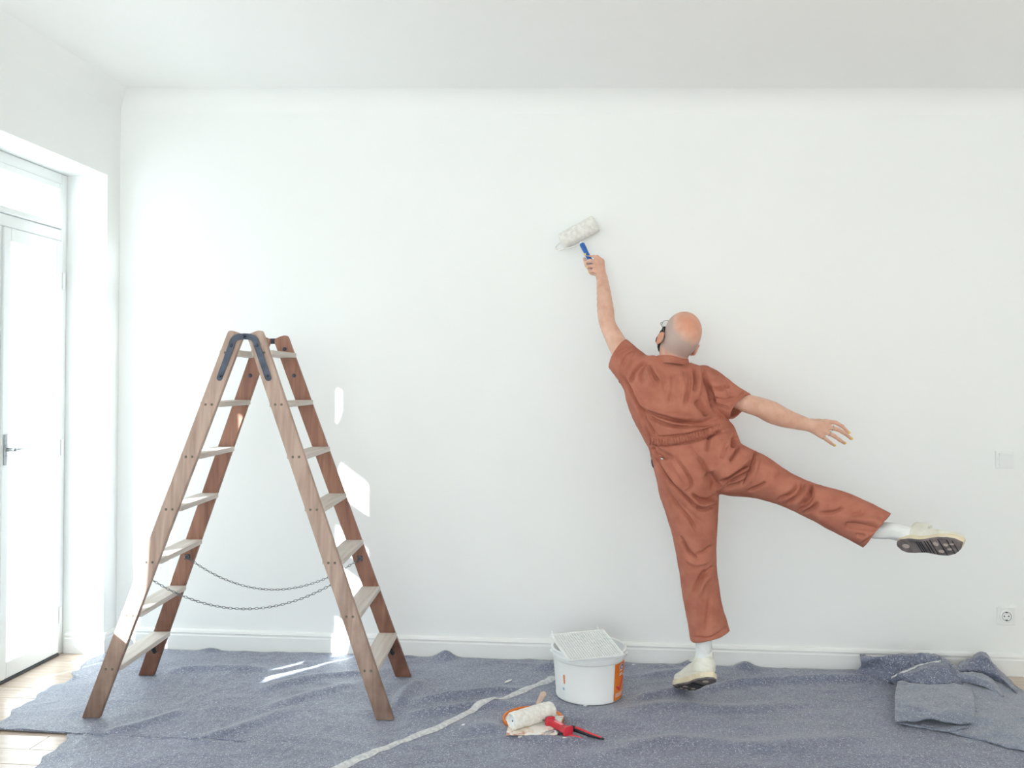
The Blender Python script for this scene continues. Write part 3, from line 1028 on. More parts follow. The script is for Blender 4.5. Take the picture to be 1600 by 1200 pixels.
def rail(side, fb, cut=False):
    ax = unit(np.array([rail_u(side, LH) - rail_u(side, 0), LH]))
    nx = np.array([ax[1], -ax[0]])
    hw = 0.033
    a = np.array([rail_u(side, 0), Z0]); b = np.array([rail_u(side, LH), LH])
    sl = lambda p, s: p + nx * s
    foot = [(a[0] + s * hw / ax[1], Z0) for s in (-1, 1)]
    top = []
    for t in np.linspace(0, math.pi, 9):
        # softly rounded head
        top.append(b - ax * 0.02 + nx * hw * math.copysign(abs(math.cos(t)) ** 0.6, math.cos(t)) + ax * 0.02 * math.sin(t) ** 0.7)
    poly = [(foot[0][0], Z0), (foot[1][0], Z0)] + [tuple(p) for p in top]
    V, Fc = [], []
    n = len(poly)
    for s in (-1, 1):
        for u, z in poly:
            V.append((u, rail_v(fb, z) + s * RT / 2, z))
    Fc = [tuple(range(n - 1, -1, -1)), tuple(range(n, 2 * n))] + [(i, (i + 1) % n, n + (i + 1) % n, n + i) for i in range(n)]
    bm = bmesh.new()
    vv = [bm.verts.new(p) for p in V]
    for q in Fc: bm.faces.new([vv[i] for i in q])
    bmesh.ops.recalc_face_normals(bm, faces=bm.faces)
    bmesh.ops.bevel(bm, geom=[e for e in bm.edges if e.calc_length() > 0.05], offset=0.0025, segments=2, affect='EDGES')
    return bm_out(bm)


plug_me = None
for side in (-1, 1):
    for fb in (-1, 1):
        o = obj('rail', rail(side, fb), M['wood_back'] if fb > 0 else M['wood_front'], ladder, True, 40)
        o['label'] = ('rear ' if fb > 0 else 'front ') + ('left' if side < 0 else 'right') + ' wooden rail'
    for k in range(7):
        z = 0.198 + 0.213 * k
        u = rail_u(side, z)
        v0, v1 = rail_v(-1, z) + RT / 2 - 0.006, rail_v(1, z) - RT / 2 + 0.006
        obj('tread', box(u - 0.043, u + 0.043, v0, v1, z - 0.011, z + 0.011, 0.003), M['tread'], ladder)
        for fb in (-1, 1):
            for du in (-0.013, 0.013):
                if plug_me is None:
                    plug_me = obj('screw_plug', lathe([(0.0001, 0.0015), (0.004, 0.0015), (0.0055, 0.0)], 10), mat('plug_filler', S(124, 116, 106), S(104, 96, 88), 30, 0.7), ladder)
                    q = plug_me
                else:
                    q = copy_obj(plug_me, ladder)
                q.location = (u + du, rail_v(fb, z) + fb * (RT / 2 + 0.0002), z)
                q.rotation_euler = (math.pi / 2 * (1 if fb < 0 else -1), 0, 0)


def strap(fb):
    """iron hinge straps, one on each rail, meeting at the pin"""
    for side in (-1, 1):
        pts = []
        for z in (1.372, 1.42, 1.47, 1.50):
            pts.append((rail_u(side, z) + side * (-0.004), z))
        pts += [(side * 0.046, 1.527), (side * 0.028, 1.540), (side * 0.0, 1.543)]
        c = catmull(np.array(pts), 5)
        wd = 0.0125
        T = np.gradient(c, axis=0); T /= np.linalg.norm(T, axis=1)[:, None]
        N = np.stack([-T[:, 1], T[:, 0]], 1)
        Lr = list(c + N * wd); Rr = list(c - N * wd)
        e0 = [c[0] - T[0] * wd * math.sin(a) + N[0] * wd * math.cos(a) for a in np.linspace(0, math.pi, 6)[1:-1]]
        e1 = [c[-1] + T[-1] * wd * math.sin(a) - N[-1] * wd * math.cos(a) for a in np.linspace(0, math.pi, 6)[1:-1]]
        poly = Lr[::-1] + e0 + Rr + e1
        vv = rail_v(fb, 1.48) + fb * (RT / 2 + 0.001 + (0.004 if side > 0 else 0))
        th = 0.004
        V = [(p[0], vv + d, p[1]) for d in (0, fb * th) for p in poly]
        n = len(poly)
        # triangulated ribbon faces
        bm = bmesh.new()
        a_ = [bm.verts.new(q) for q in V]
        bm.faces.new(a_[:n]); bm.faces.new(a_[n:])
        for i in range(n): bm.faces.new((a_[i], a_[(i + 1) % n], a_[n + (i + 1) % n], a_[n + i]))
        bmesh.ops.triangulate(bm, faces=[f for f in bm.faces if len(f.verts) > 4])
        st = obj('hinge_strap', bm_out(bm), M['iron'], ladder)
        for p in (c[1], c[16], c[-1]):
            obj('bolt', lathe([(0.0001, 0.006), (0.004, 0.0055), (0.0065, 0.003), (0.007, 0.0)], 12,
                              frame_m((1, 0, 0), (0, 0, -fb if False else 1), (0, fb, 0), (p[0], vv + fb * th, p[1]))), M['iron'], st, True)


strap(-1); strap(1)
for side in (-1, 1):                                # bolt heads on the inner faces of the rear rails
    for z in (1.385, 1.505):
        obj('bolt', lathe([(0.0001, 0.008), (0.005, 0.007), (0.008, 0.004), (0.009, 0.0)], 12,
                          frame_m((1, 0, 0), (0, 0, 1), (0, -1, 0), (rail_u(side, z), rail_v(1, z) - RT / 2, z))), M['iron'], ladder, True)
    # dark rubber hook at the foot of each rear rail
    zz = 0.135
    u, v = rail_u(side, zz), rail_v(1, zz) - RT / 2
    obj('foot_hook', tube(catmull([(u - 0.012, v + 0.004, zz + 0.018), (u - 0.010, v - 0.014, zz + 0.016), (u - 0.002, v - 0.022, zz), (u + 0.006, v - 0.02, zz - 0.018)], 4), 0.009, 8), M['black'], ladder, True, 50)

# safety chains
def chain(p0, p1, sag, name):
    p0, p1 = np.array(p0), np.array(p1)
    t = np.linspace(0, 1, 400)[:, None]
    c = p0 * (1 - t) + p1 * t
    c[:, 2] -= sag * 4 * (t * (1 - t))[:, 0]
    s = np.concatenate([[0], np.cumsum(np.linalg.norm(np.diff(c, axis=0), axis=1))])
    pitch = 0.0135
    n = int(s[-1] / pitch)
    base = []
    for k in range(10):
        a = 2 * math.pi * k / 10
        base.append((0.0082 * math.cos(a), 0.0042 * math.sin(a), 0))
    lv_, lf_ = tube(np.array(base), 0.0013, 4, closed=True)
    parts = []
    for i in range(n):
        q = np.array([np.interp((i + 0.5) * pitch, s, c[:, d]) for d in range(3)])
        q2 = np.array([np.interp((i + 0.9) * pitch, s, c[:, d]) for d in range(3)])
        tx = unit(q2 - q)
        b = unit(np.cross(tx, (0, 0, 1))); nn = np.cross(b, tx)
        if i % 2: b, nn = nn, -b
        parts.append(xf((lv_, lf_), frame_m(tx, b, nn, q)))
    o = obj('safety_chain', join(*parts), M['chain'], ladder, True)
    return o


M['chain'] = mat('chain_steel', S(150, 152, 156), S(110, 112, 116), 40, 0.35, metal=0.8)
ZC = 0.555
for fb, zl, zr, sag in ((-1, 0.56, 0.55, 0.125), (1, 0.555, 0.55, 0.145)):
    vL, vR = rail_v(fb, zl) - fb * (RT / 2 + 0.006), rail_v(fb, zr) - fb * (RT / 2 + 0.006)
    a = (rail_u(-1, zl), vL, zl); b = (rail_u(1, zr), vR, zr)
    chain(a, b, sag, '')
    for p in (a, b):
        obj('eye_screw', tube([(p[0] + 0.009 * math.cos(t), p[1], p[2] + 0.009 * math.sin(t)) for t in np.linspace(0, 2 * math.pi, 13)[:-1]], 0.0024, 6, True), M['chain'], ladder, True)
        obj('eye_plate', box(p[0] - 0.012, p[0] + 0.012, p[1] + fb * 0.003, p[1] + fb * 0.006, p[2] - 0.012, p[2] + 0.012), M['iron'], ladder)

# ------------------------------------------------------------------ paint bucket with a scraper grid on top
M['orange'] = mat('orange_print', S(232, 128, 36), S(222, 112, 28), 8, 0.4)
M['red'] = mat('red_plastic', S(214, 52, 66), S(196, 38, 54), 12, 0.4)
M['blue'] = mat('blue_print', S(52, 78, 150), S(44, 66, 134), 12, 0.4)
M['white_print'] = mat('white_print', (0.86, 0.87, 0.87, 1), (0.82, 0.83, 0.83, 1), 12, 0.4)
M['bucket'] = mat('bucket_plastic', (0.84, 0.855, 0.86, 1), (0.81, 0.825, 0.83, 1), 5, 0.38)
BC = F(920, 1086)
BZ = zcloth(BC[0], BC[1]) + 0.0008
bucket = empty('paint_bucket', (BC[0], BC[1], BZ), 'round white paint bucket with an orange label strip, in front of the wall', 'bucket')
BR0, BR1, BH = 0.142, 0.156, 0.208
bm_ = frame_m((1, 0, 0), (0, 1, 0), (0, 0, 1), (BC[0], BC[1], BZ))
rad = lambda z: BR0 + (BR1 - BR0) * z / BH
prof = [(0.0001, 0.0), (BR0 - 0.006, 0.0), (BR0, 0.004), (rad(0.012), 0.012), (rad(0.014) - 0.001, 0.014), (rad(0.165), 0.165), (rad(0.17) + 0.004, 0.168), (rad(0.17) + 0.006, 0.172),
        (rad(0.172) + 0.006, 0.186), (rad(0.188) + 0.002, 0.188), (rad(0.196) + 0.002, 0.198), (rad(0.2) + 0.0065, 0.199), (rad(0.2) + 0.0075, 0.206), (rad(0.2) + 0.003, 0.210), (rad(0.2) - 0.003, 0.208),
        (rad(0.2) - 0.004, 0.19), (BR0 - 0.004, 0.01), (0.0001, 0.008)]
obj('body', lathe(prof, 72, bm_), M['bucket'], bucket, True, 35)
obj('paint_fill', lathe([(rad(0.1) - 0.005, 0.11), (0.0001, 0.11)], 48, bm_), M['white_print'], bucket)
vdir = math.atan2(CAM[1] - BC[1], CAM[0] - BC[0])     # the side turned to the room


def wrap(a0, a1, z0, z1, off=0.0008, n=10, nz=2, skew=0.0):
    """printed patch on the bucket wall; angles measured from the side facing the room, to the right"""
    V, Fc = [], []
    for j in range(nz + 1):
        z = z0 + (z1 - z0) * j / nz
        for i in range(n + 1):
            a = math.radians(a0 + (a1 - a0) * i / n) + vdir
            r = rad(z) + off
            V.append((BC[0] + r * math.cos(a), BC[1] + r * math.sin(a), BZ + z))
    for j in range(nz):
        for i in range(n):
            q = j * (n + 1) + i
            Fc.append((q, q + 1, q + n + 2, q + n + 1))
    return np.array(V), Fc


def wpoly(pts, off):
    """closed print outline (angle, z) on the bucket wall"""
    V = []
    for a_, z in pts:
        a = math.radians(a_) + vdir
        r = rad(z) + off
        V.append((BC[0] + r * math.cos(a), BC[1] + r * math.sin(a), BZ + z))
    return np.array(V), [tuple(range(len(pts)))]


lab = obj('label', wrap(46, 88, 0.006, 0.163, 0.001, 12, 4), M['orange'], bucket)
lab['label'] = 'orange label strip with blue badge and red tick'
circ = lambda ac, zc, ra, rz, n=16: [(ac + ra * math.cos(t), zc + rz * math.sin(t)) for t in np.linspace(0, 2 * math.pi, n + 1)[:-1]]
obj('logo_ring', wpoly(circ(64, 0.144, 6.2, 0.0125), 0.0022), M['white_print'], lab)
obj('logo_disc', wpoly(circ(64, 0.144, 5.2, 0.0105), 0.0030), M['blue'], lab)
obj('logo_mark', wpoly([(62, 0.138), (66.5, 0.138), (66.5, 0.142), (64.5, 0.150), (62, 0.147)], 0.0038), M['white_print'], lab)
obj('printed_brand', join(wrap(58, 70, 0.128, 0.1305, 0.002, 4, 1), wrap(59, 69, 0.115, 0.1185, 0.002, 4, 1), wrap(58, 70, 0.1085, 0.1125, 0.002, 4, 1)), M['white_print'], lab)
obj('tick_mark', join(wpoly([(50, 0.066), (53, 0.070), (60.5, 0.056), (62, 0.044), (58.5, 0.046)], 0.0024), wpoly([(58.5, 0.046), (62, 0.044), (76, 0.098), (72, 0.100), (61, 0.062)], 0.0024)), M['red'], lab)
obj('tick_tip', wpoly([(72, 0.098), (76, 0.096), (77, 0.110), (74.5, 0.112)], 0.003), M['white_print'], lab)
obj('printed_lines', join(*[wrap(50, 80 - 3 * i, 0.0345 - i * 0.0045, 0.0365 - i * 0.0045, 0.002, 8, 1) for i in range(4)]), M['white_print'], lab)
obj('colour_bar', wrap(-45.5, -42.5, 0.078, 0.115, 0.001, 2, 1), M['orange'], bucket)
obj('colour_bar_frame', join(wrap(-47.5, -47.0, 0.074, 0.119, 0.001, 1, 1), wrap(-41, -40.5, 0.074, 0.119, 0.001, 1, 1), wrap(-47.5, -40.5, 0.119, 0.1195, 0.001, 2, 1)), M['white_print'], bucket)
obj('safety_icon', wpoly(circ(-46, 0.055, 2.4, 0.006, 10), 0.0012), mat('pale_blue_print', S(150, 185, 220), S(140, 175, 212), 10, 0.5), bucket)
# wire bail folded down at the back, and its two ears
for s in (-1, 1):
    a = vdir + s * math.radians(92)
    cpt = np.array([BC[0] + (rad(0.18) + 0.009) * math.cos(a), BC[1] + (rad(0.18) + 0.009) * math.sin(a), BZ + 0.178])
    obj('bail_ear', lathe([(0.0001, 0.004), (0.008, 0.004), (0.010, 0.0), (0.010, -0.004)], 14, frame_m((0, 0, 1), (-math.sin(a), math.cos(a), 0), (math.cos(a), math.sin(a), 0), cpt)), M['plastic_white'], bucket, True, 40)
bp_ = []
for t in np.linspace(-92, 92, 25):
    a = vdir + math.pi - math.radians(t) + 0
    a = vdir + math.radians(180 - t * 0.957)
    bp_.append((BC[0] + (rad(0.15) + 0.016) * math.cos(a), BC[1] + (rad(0.15) + 0.016) * math.sin(a), BZ + 0.178 - 0.06 * math.cos(math.radians(t * 0.98))))
obj('wire_bail', tube(bp_, 0.002, 6), M['steel'], bucket, True)

# white plastic roller grid lying across the rim
gz = BZ + 0.2125
g0, g1 = F(888, 1035, gz), F(976, 1026, gz)
gx = unit(g1 - g0); gl = np.linalg.norm(g1 - g0)
gy = unit(np.cross((0, 0, 1), gx)) * math.cos(0.20) + np.array([0, 0, math.sin(0.20)]); gw = 0.225
gzv = np.cross(gx, gy)
GM = frame_m(gx, gy, gzv, g0)
grid = empty('roller_grid', (g0 + gx * gl / 2 + gy * gw / 2), 'white plastic roller grid lying across the bucket rim', 'roller grid')
bars = [box(0, gl, 0, 0.008, 0, 0.009, 0.002), box(0, gl, gw - 0.008, gw, 0, 0.009, 0.002), box(0, 0.008, 0, gw, 0, 0.009, 0.002), box(gl - 0.008, gl, 0, gw, 0, 0.009, 0.002)]
obj('rim', xf(join(*bars), GM), M['bucket'], grid)
nx_, ny_ = 22, 20
lat = []
for i in range(1, nx_): lat.append(box(gl * i / nx_ - 0.0016, gl * i / nx_ + 0.0016, 0.006, gw - 0.006, 0.001, 0.006))
for j in range(1, ny_): lat.append(box(0.006, gl - 0.006, gw * j / ny_ - 0.0016, gw * j / ny_ + 0.0016, 0.0005, 0.005))
st = obj('lattice', xf(join(*lat), GM), M['bucket'], grid); st['kind'] = 'stuff'
for xx in (gl * 0.04, gl * 0.9):
    obj('hook', xf(tube(catmull([(xx, gw - 0.002, 0.004), (xx, gw + 0.012, 0.014), (xx, gw + 0.018, 0.006), (xx, gw + 0.016, -0.012)], 4), 0.003, 6), GM), M['bucket'], grid, True, 40)
pegs = []
peg_v, peg_f = lathe([(0.0024, 0.004), (0.0018, 0.011), (0.0001, 0.012)], 6)
for i in range(nx_ + 1):
    for j in (0.3, ny_ - 0.3):
        pegs.append((peg_v + np.array([min(max(gl * i / nx_, 0.003), gl - 0.003), gw * j / ny_, 0.0]), peg_f))
obj('drip_peg', xf(join(*pegs), GM), M['bucket'], grid)['kind'] = 'stuff'
# paint runs on the bucket front
obj('paint_run', join(*[wrap(a, a + wd_, z0, z1, 0.0016, 3, 2) for a, wd_, z0, z1 in ((18, 5, 0.150, 0.158), (24, 3, 0.145, 0.16), (29, 6, 0.152, 0.16), (10, 2, 0.15, 0.185))]), M['white_print'], bucket)

# ------------------------------------------------------------------ lid with used painting tools
LC = F(833, 1128)
LZ = zcloth(LC[0], LC[1]) + 0.001
lid = empty('bucket_lid', (LC[0], LC[1], LZ), 'round white bucket lid with orange rim and dried paint on the cloth', 'lid')
lm = frame_m((1, 0, 0), (0, 1, 0), (0, 0, 1), (LC[0], LC[1], LZ))
lid_mat, nt, b = nodes('lid_with_dried_paint')
tcn = nt.nodes.new('ShaderNodeTexCoord'); nz = nt.nodes.new('ShaderNodeTexNoise'); nz.inputs['Scale'].default_value = 22; nz.inputs['Detail'].default_value = 5; nz.inputs['Distortion'].default_value = 1.2
cr = nt.nodes.new('ShaderNodeValToRGB')
cr.color_ramp.elements[0].position = 0.30; cr.color_ramp.elements[0].color = S(176, 84, 56)
cr.color_ramp.elements[1].position = 0.44; cr.color_ramp.elements[1].color = S(228, 206, 190)
e = cr.color_ramp.elements.new(0.52); e.color = S(238, 236, 230)
nt.links.new(tcn.outputs['Object'], nz.inputs['Vector']); nt.links.new(nz.outputs['Fac'], cr.inputs[0]); nt.links.new(cr.outputs[0], b.inputs['Base Color'])
b.inputs['Roughness'].default_value = 0.45
LR = 0.122
obj('disc', lathe([(0.0001, 0.001), (LR - 0.012, 0.001), (LR - 0.011, 0.006), (0.0001, 0.006)], 56, lm), lid_mat, lid, True, 35)
obj('orange_rim', lathe([(LR - 0.012, 0.001), (LR - 0.002, 0.0), (LR, 0.004), (LR, 0.012), (LR - 0.003, 0.014), (LR - 0.009, 0.013), (LR - 0.011, 0.006), (LR - 0.012, 0.001)], 56, lm), M['orange'], lid, True, 35)
# crumpled white paint skin at the front of the lid
fr_ = []
for i in range(5):
    row = []
    for j in range(7):
        q = F(790 + j * 13.5 + i * 2.5, 1150 - i * 7.5 - j * 0.2, LZ + 0.015)
        q[2] = LZ + 0.0165 + 0.006 * abs(math.sin(i * 1.9 + j * 1.3)) * (1 if 0 < i < 4 else 0.3)
        row.append(q)
    fr_.append(row)
fix_normals(obj('dried_paint_skin', patch(fr_, 4, 0.0015, 40, 31, 0.002), lid_mat, lid, True))

# used lambskin roller sleeve
M['nap'] = mat('paint_soaked_nap', S(242, 241, 236), S(226, 223, 216), 60, 0.85, 0.6, 160)


def sleeve(a, b, r, name_core=True, seed=0):
    a, b = np.array(a, float), np.array(b, float)
    L = np.linalg.norm(b - a)
    zx = (b - a) / L
    xx = unit(np.cross(zx, (0, 0.3, 1))); yx = np.cross(zx, xx)
    V, Fc = [], []
    n, sg = 30, 40
    prof_ = [(r * 0.55, 0.004), (r * 0.8, -0.001)] + [(r * (1 - 0.10 * max(0, 1 - min(t, 1 - t) / 0.04) ** 2), L * t) for t in np.linspace(0, 1, n)] + [(r * 0.8, L + 0.001), (r * 0.55, L - 0.004)]
    v, f = lathe(prof_, sg, frame_m(xx, yx, zx, a))
    ax = a + ((v - a) @ zx)[:, None] * zx
    nr = v - ax
    nr /= np.linalg.norm(nr, axis=1)[:, None] + 1e-9
    v = v + nr * (0.0022 * fbm(v * 55, 3, seed))[:, None]
    core = lathe([(r * 0.56, 0.003), (r * 0.56, L - 0.003)], 24, frame_m(xx, yx, zx, a))
    hub = [lathe([(r * 0.56, q), (r * 0.12, q)], 24, frame_m(xx, yx, zx, a)) for q in (0.006, L - 0.006)]
    return (v, f), join(core, *hub), (xx, yx, zx)


sa, sb = F(799, 1127, LZ + 0.052), F(862, 1109, LZ + 0.052)
rs = empty('roller_sleeve', (sa + sb) / 2 - np.array([0, 0, 0.038]), 'used white paint roller sleeve lying on the orange-rimmed lid', 'roller sleeve')
v1, v2, _ = sleeve(sa, sb, 0.0335, seed=3)
obj('nap', v1, M['nap'], rs, True, 60)
obj('core', v2, M['plastic_white'], rs)

# wooden brush handle sticking out behind the sleeve
wb = [F(838, 1104, LZ + 0.030), F(842, 1097, LZ + 0.045), F(848, 1086, LZ + 0.055), F(851, 1082, LZ + 0.058)]
brush = empty('paint_brush', wb[0], 'flat paint brush with pale wooden handle behind the roller sleeve', 'brush')
c = catmull(np.array(wb), 5)
tdir = unit(c[-1] - c[0]); sd_ = unit(np.cross(tdir, (0, -1, 0.4))); nd_ = np.cross(sd_, tdir)
wd_ = np.interp(np.linspace(0, 1, len(c)), [0, .3, .75, 1], [0.006, 0.009, 0.014, 0.009])
V = []
for i, p in enumerate(c):
    for k in range(12):
        a = 2 * math.pi * k / 12
        V.append(p + sd_ * wd_[i] * math.cos(a) + nd_ * 0.005 * math.sin(a))
Fc = [(i * 12 + k, i * 12 + (k + 1) % 12, (i + 1) * 12 + (k + 1) % 12, (i + 1) * 12 + k) for i in range(len(c) - 1) for k in range(12)] + [tuple(range(11, -1, -1)), tuple((len(c) - 1) * 12 + k for k in range(12))]
M['pale_wood'] = mat('pale_wood', S(226, 204, 188), S(206, 180, 164), 14, 0.6, stretch=(1, 1, 5))
obj('handle', (np.array(V), Fc), M['pale_wood'], brush, True, 60)
q0 = c[0]
obj('ferrule', tube([q0 + tdir * 0.004, q0 - tdir * 0.012], 0.010, 12), M['chain'], brush, True, 50)
obj('bristles', tube([q0 - tdir * 0.012, q0 - tdir * 0.028, q0 - tdir * 0.034], [0.010, 0.011, 0.006], 12), M['black'], brush, True, 50)

# red flanged tool grip
ra_, rb_ = F(858, 1126, LZ + 0.036), F(889, 1143, LZ + 0.034)
rt = empty('scraper', (ra_ + rb_) / 2 - np.array([0, 0, 0.03]), 'red plastic scraper with flared ends lying on the lid', 'scraper')
tz = unit(rb_ - ra_); txx = unit(np.cross((0, 0, 1), tz)); tyy = np.cross(tz, txx); Lt = np.linalg.norm(rb_ - ra_)
sect = lambda s, w_, h_: [ra_ + tz * s + txx * w_ * math.copysign(abs(math.cos(a)) ** .5, math.cos(a)) + tyy * h_ * math.copysign(abs(math.sin(a)) ** .5, math.sin(a)) for a in np.linspace(0, 2 * math.pi, 21)[:-1]]
pr = [(-0.002, .012, .010), (0, .021, .017), (0.010, .022, .018), (0.013, .019, .015), (0.02, .0155, .012), (Lt * .5, .0145, .0115), (Lt - .016, .0165, .0125), (Lt - .012, .021, .017), (Lt - .002, .022, .018), (Lt, .012, .010)]
V = np.array([p for s, w_, h_ in pr for p in sect(s, w_, h_)])
Fc = [(i * 20 + k, i * 20 + (k + 1) % 20, (i + 1) * 20 + (k + 1) % 20, (i + 1) * 20 + k) for i in range(len(pr) - 1) for k in range(20)] + [tuple(range(19, -1, -1)), tuple(180 + k for k in range(20))]
fix_normals(obj('grip', (V, Fc), M['red'], rt, True, 50))
obj('inlay', xf(box(-0.006, 0.006, 0.0108, 0.0135, Lt * .3, Lt * .68, 0.001), frame_m(txx, tyy, tz, ra_)), mat('pink_inlay', S(236, 150, 150), S(226, 136, 140), 10, 0.5), rt)
obj('blade', xf(box(-0.019, 0.019, -0.001, 0.0012, -0.022, 0.002), frame_m(txx, tyy, tz, ra_)), M['steel'], rt)

# pliers with black and red grips
pj = F(888, 1146, LZ + 0.012)
pliers = empty('pliers', (pj[0], pj[1], LZ), 'pliers with black and red handles beside the orange-rimmed lid', 'pliers')
h1 = [F(890, 1136, LZ + 0.026), F(904, 1141, LZ + 0.024), F(922, 1148, LZ + 0.020), F(944, 1155, LZ + 0.014)]
h2 = [F(872, 1148, LZ + 0.012), F(889, 1151, LZ + 0.012), F(901, 1153, LZ + 0.011), F(912, 1155, LZ + 0.009)]
for hpts, nm in ((h1, 'near'), (h2, 'far')):
    c = catmull(np.array(hpts), 6)
    rr = np.interp(np.linspace(0, 1, len(c)), [0, .12, .5, .9, 1], [0.006, 0.0105, 0.0095, 0.006, 0.003])
    hh = obj('handle', tube(c, rr, 12), M['black'], pliers, True, 60)
    up_ = np.array([0.1, -0.35, 0.93])
    k0 = len(c) // 4
    cc = c[k0:-1] + unit(up_) * (rr[k0:-1] * 0.72)[:, None]
    obj('grip_inlay', tube(cc, rr[k0:-1] * 0.55, 8), M['red'], hh, True, 60)
pv = F(868, 1142, LZ + 0.02)
obj('pivot', lathe([(0.0001, 0.006), (0.009, 0.006), (0.011, 0.003), (0.011, -0.003)], 16, frame_m((1, 0, 0), (0, 1, 0), (0, 0, 1), pv)), M['steel'], pliers, True, 40)
obj('jaw', join(tube(catmull([h1[0], (h1[0] + pv) / 2, pv, F(850, 1146, LZ + 0.02)], 4), [0.006] * 9 + [0.007, 0.007, 0.005, 0.003], 8),
                tube(catmull([h2[0], pv, F(852, 1144, LZ + 0.02)], 4), [0.005] * 6 + [0.005, 0.004, 0.003], 8)), M['steel'], pliers, True, 50)

# ------------------------------------------------------------------ paint roller held against the wall
RA, RB = P(877.5, 378, -0.0475), P(931, 349, -0.0475)
roller = empty('paint_roller', (RA + RB) / 2, 'paint roller with white sleeve and blue handle held against the wall', 'paint roller')
v1, v2, (rx, ry, rz_) = sleeve(RA, RB, 0.0415, seed=11)
obj('nap', v1, M['nap'], roller, True, 60)
obj('core', v2, M['plastic_white'], roller)
H0, H1 = P(908.5, 380, -0.112), P(934, 430, -0.128)
wire = catmull([(RA * 0.3 + RB * 0.7), RA, RA - rz_ * 0.010, P(868.5, 386, -0.055), P(873, 391, -0.072), P(884, 388.5, -0.088), P(900, 384, -0.10), H0 - unit(H1 - H0) * 0.004, H0 + unit(H1 - H0) * 0.02], 6)
obj('wire_frame', tube(wire, 0.0032, 8), M['nap'], roller, True)
hx = unit(H1 - H0); hl = np.linalg.norm(H1 - H0)
M['blue_plastic'] = mat('blue_plastic', S(36, 104, 184), S(28, 88, 166), 14, 0.4)
obj('handle', tube([H0 + hx * s for s in (0, 0.006, 0.03, 0.05, 0.08, hl - 0.01, hl)], [0.008, 0.0125, 0.0125, 0.0105, 0.0115, 0.0125, 0.008], 14), M['blue_plastic'], roller, True, 60)
obj('ferrule', tube([H0 - hx * 0.008, H0 + hx * 0.001, H0 + hx * 0.003], [0.006, 0.0085, 0.0085], 12), M['plastic_white'], roller, True, 50)

# ------------------------------------------------------------------ the painter
FT = F(1085, 1077)
person = empty('person', (FT[0], FT[1], 0.006), 'person in rust-brown coverall and white sneakers, balancing on one leg, painting the wall', 'person')


def skin_mat():
    m, nt, b = nodes('skin')
    L = nt.links.new
    tc = nt.nodes.new('ShaderNodeTexCoord')
    nz = nt.nodes.new('ShaderNodeTexNoise'); nz.inputs['Scale'].default_value = 22; nz.inputs['Detail'].default_value = 4
    cr = nt.nodes.new('ShaderNodeValToRGB')
    cr.color_ramp.elements[0].position = 0.3; cr.color_ramp.elements[0].color = S(206, 156, 134)
    cr.color_ramp.elements[1].position = 0.7; cr.color_ramp.elements[1].color = S(224, 182, 160)
    L(tc.outputs['Object'], nz.inputs['Vector']); L(nz.outputs['Fac'], cr.inputs[0])
    at = nt.nodes.new('ShaderNodeAttribute'); at.attribute_name = 'stubble'
    n2 = nt.nodes.new('ShaderNodeTexNoise'); n2.inputs['Scale'].default_value = 300; L(tc.outputs['Object'], n2.inputs['Vector'])
    mu = nt.nodes.new('ShaderNodeMath'); mu.operation = 'MULTIPLY'
    mr = nt.nodes.new('ShaderNodeMapRange'); mr.inputs['From Min'].default_value = 0.3; mr.inputs['From Max'].default_value = 0.6; mr.inputs['To Min'].default_value = 0.65
    L(n2.outputs['Fac'], mr.inputs['Value']); L(at.outputs['Fac'], mu.inputs[0]); L(mr.outputs[0], mu.inputs[1])
    mx = nt.nodes.new('ShaderNodeMix'); mx.data_type = 'RGBA'; mx.inputs['B'].default_value = S(180, 160, 152)
    L(mu.outputs[0], mx.inputs['Factor']); L(cr.outputs[0], mx.inputs['A'])
    a2 = nt.nodes.new('ShaderNodeAttribute'); a2.attribute_name = 'flush'
    m2 = nt.nodes.new('ShaderNodeMix'); m2.data_type = 'RGBA'; m2.inputs['B'].default_value = S(214, 142, 112)
    L(a2.outputs['Fac'], m2.inputs['Factor']); L(mx.outputs['Result'], m2.inputs['A'])
    L(m2.outputs['Result'], b.inputs['Base Color'])
    b.inputs['Roughness'].default_value = 0.48
    b.inputs['Subsurface Weight'].default_value = 0.08
    b.inputs['Subsurface Radius'].default_value = (0.02, 0.008, 0.005)
    b.inputs['Subsurface Scale'].default_value = 0.3
    return m


M['skin'] = skin_mat()
M['cotton'] = mat('rust_cotton', S(184, 119, 99), S(170, 105, 87), 18, 0.85, 0.18, 500, spec=0.2)
M['sock'] = mat('white_sock', (0.85, 0.87, 0.87, 1), (0.80, 0.82, 0.82, 1), 30, 0.95, 0.3, 260, spec=0.05)
M['shoe'] = mat('off_white_leather', S(236, 234, 224), S(220, 217, 204), 14, 0.55, 0.1, 90)
M['midsole'] = mat('cream_foam', S(232, 222, 196), S(216, 200, 170), 12, 0.65)
M['outsole'] = mat('worn_grey_rubber', S(134, 124, 122), S(92, 86, 86), 26, 0.75, 0.3, 120)
M['lace'] = mat('white_lace', (0.84, 0.84, 0.80, 1), (0.78, 0.78, 0.74, 1), 40, 0.9)
M['beard'] = mat('dark_beard', S(52, 44, 42), S(34, 30, 30), 80, 0.8, 0.6, 200)
M['wire'] = mat('thin_spectacle_wire', S(150, 148, 144), S(120, 118, 114), 30, 0.3, metal=0.8)
M['lens'] = M['glass']
M['silver'] = mat('ring_silver', S(214, 214, 216), S(190, 190, 194), 30, 0.2, metal=1.0)
M['nail'] = mat('yellow_nail_polish', S(240, 214, 96), S(232, 200, 80), 20, 0.2)

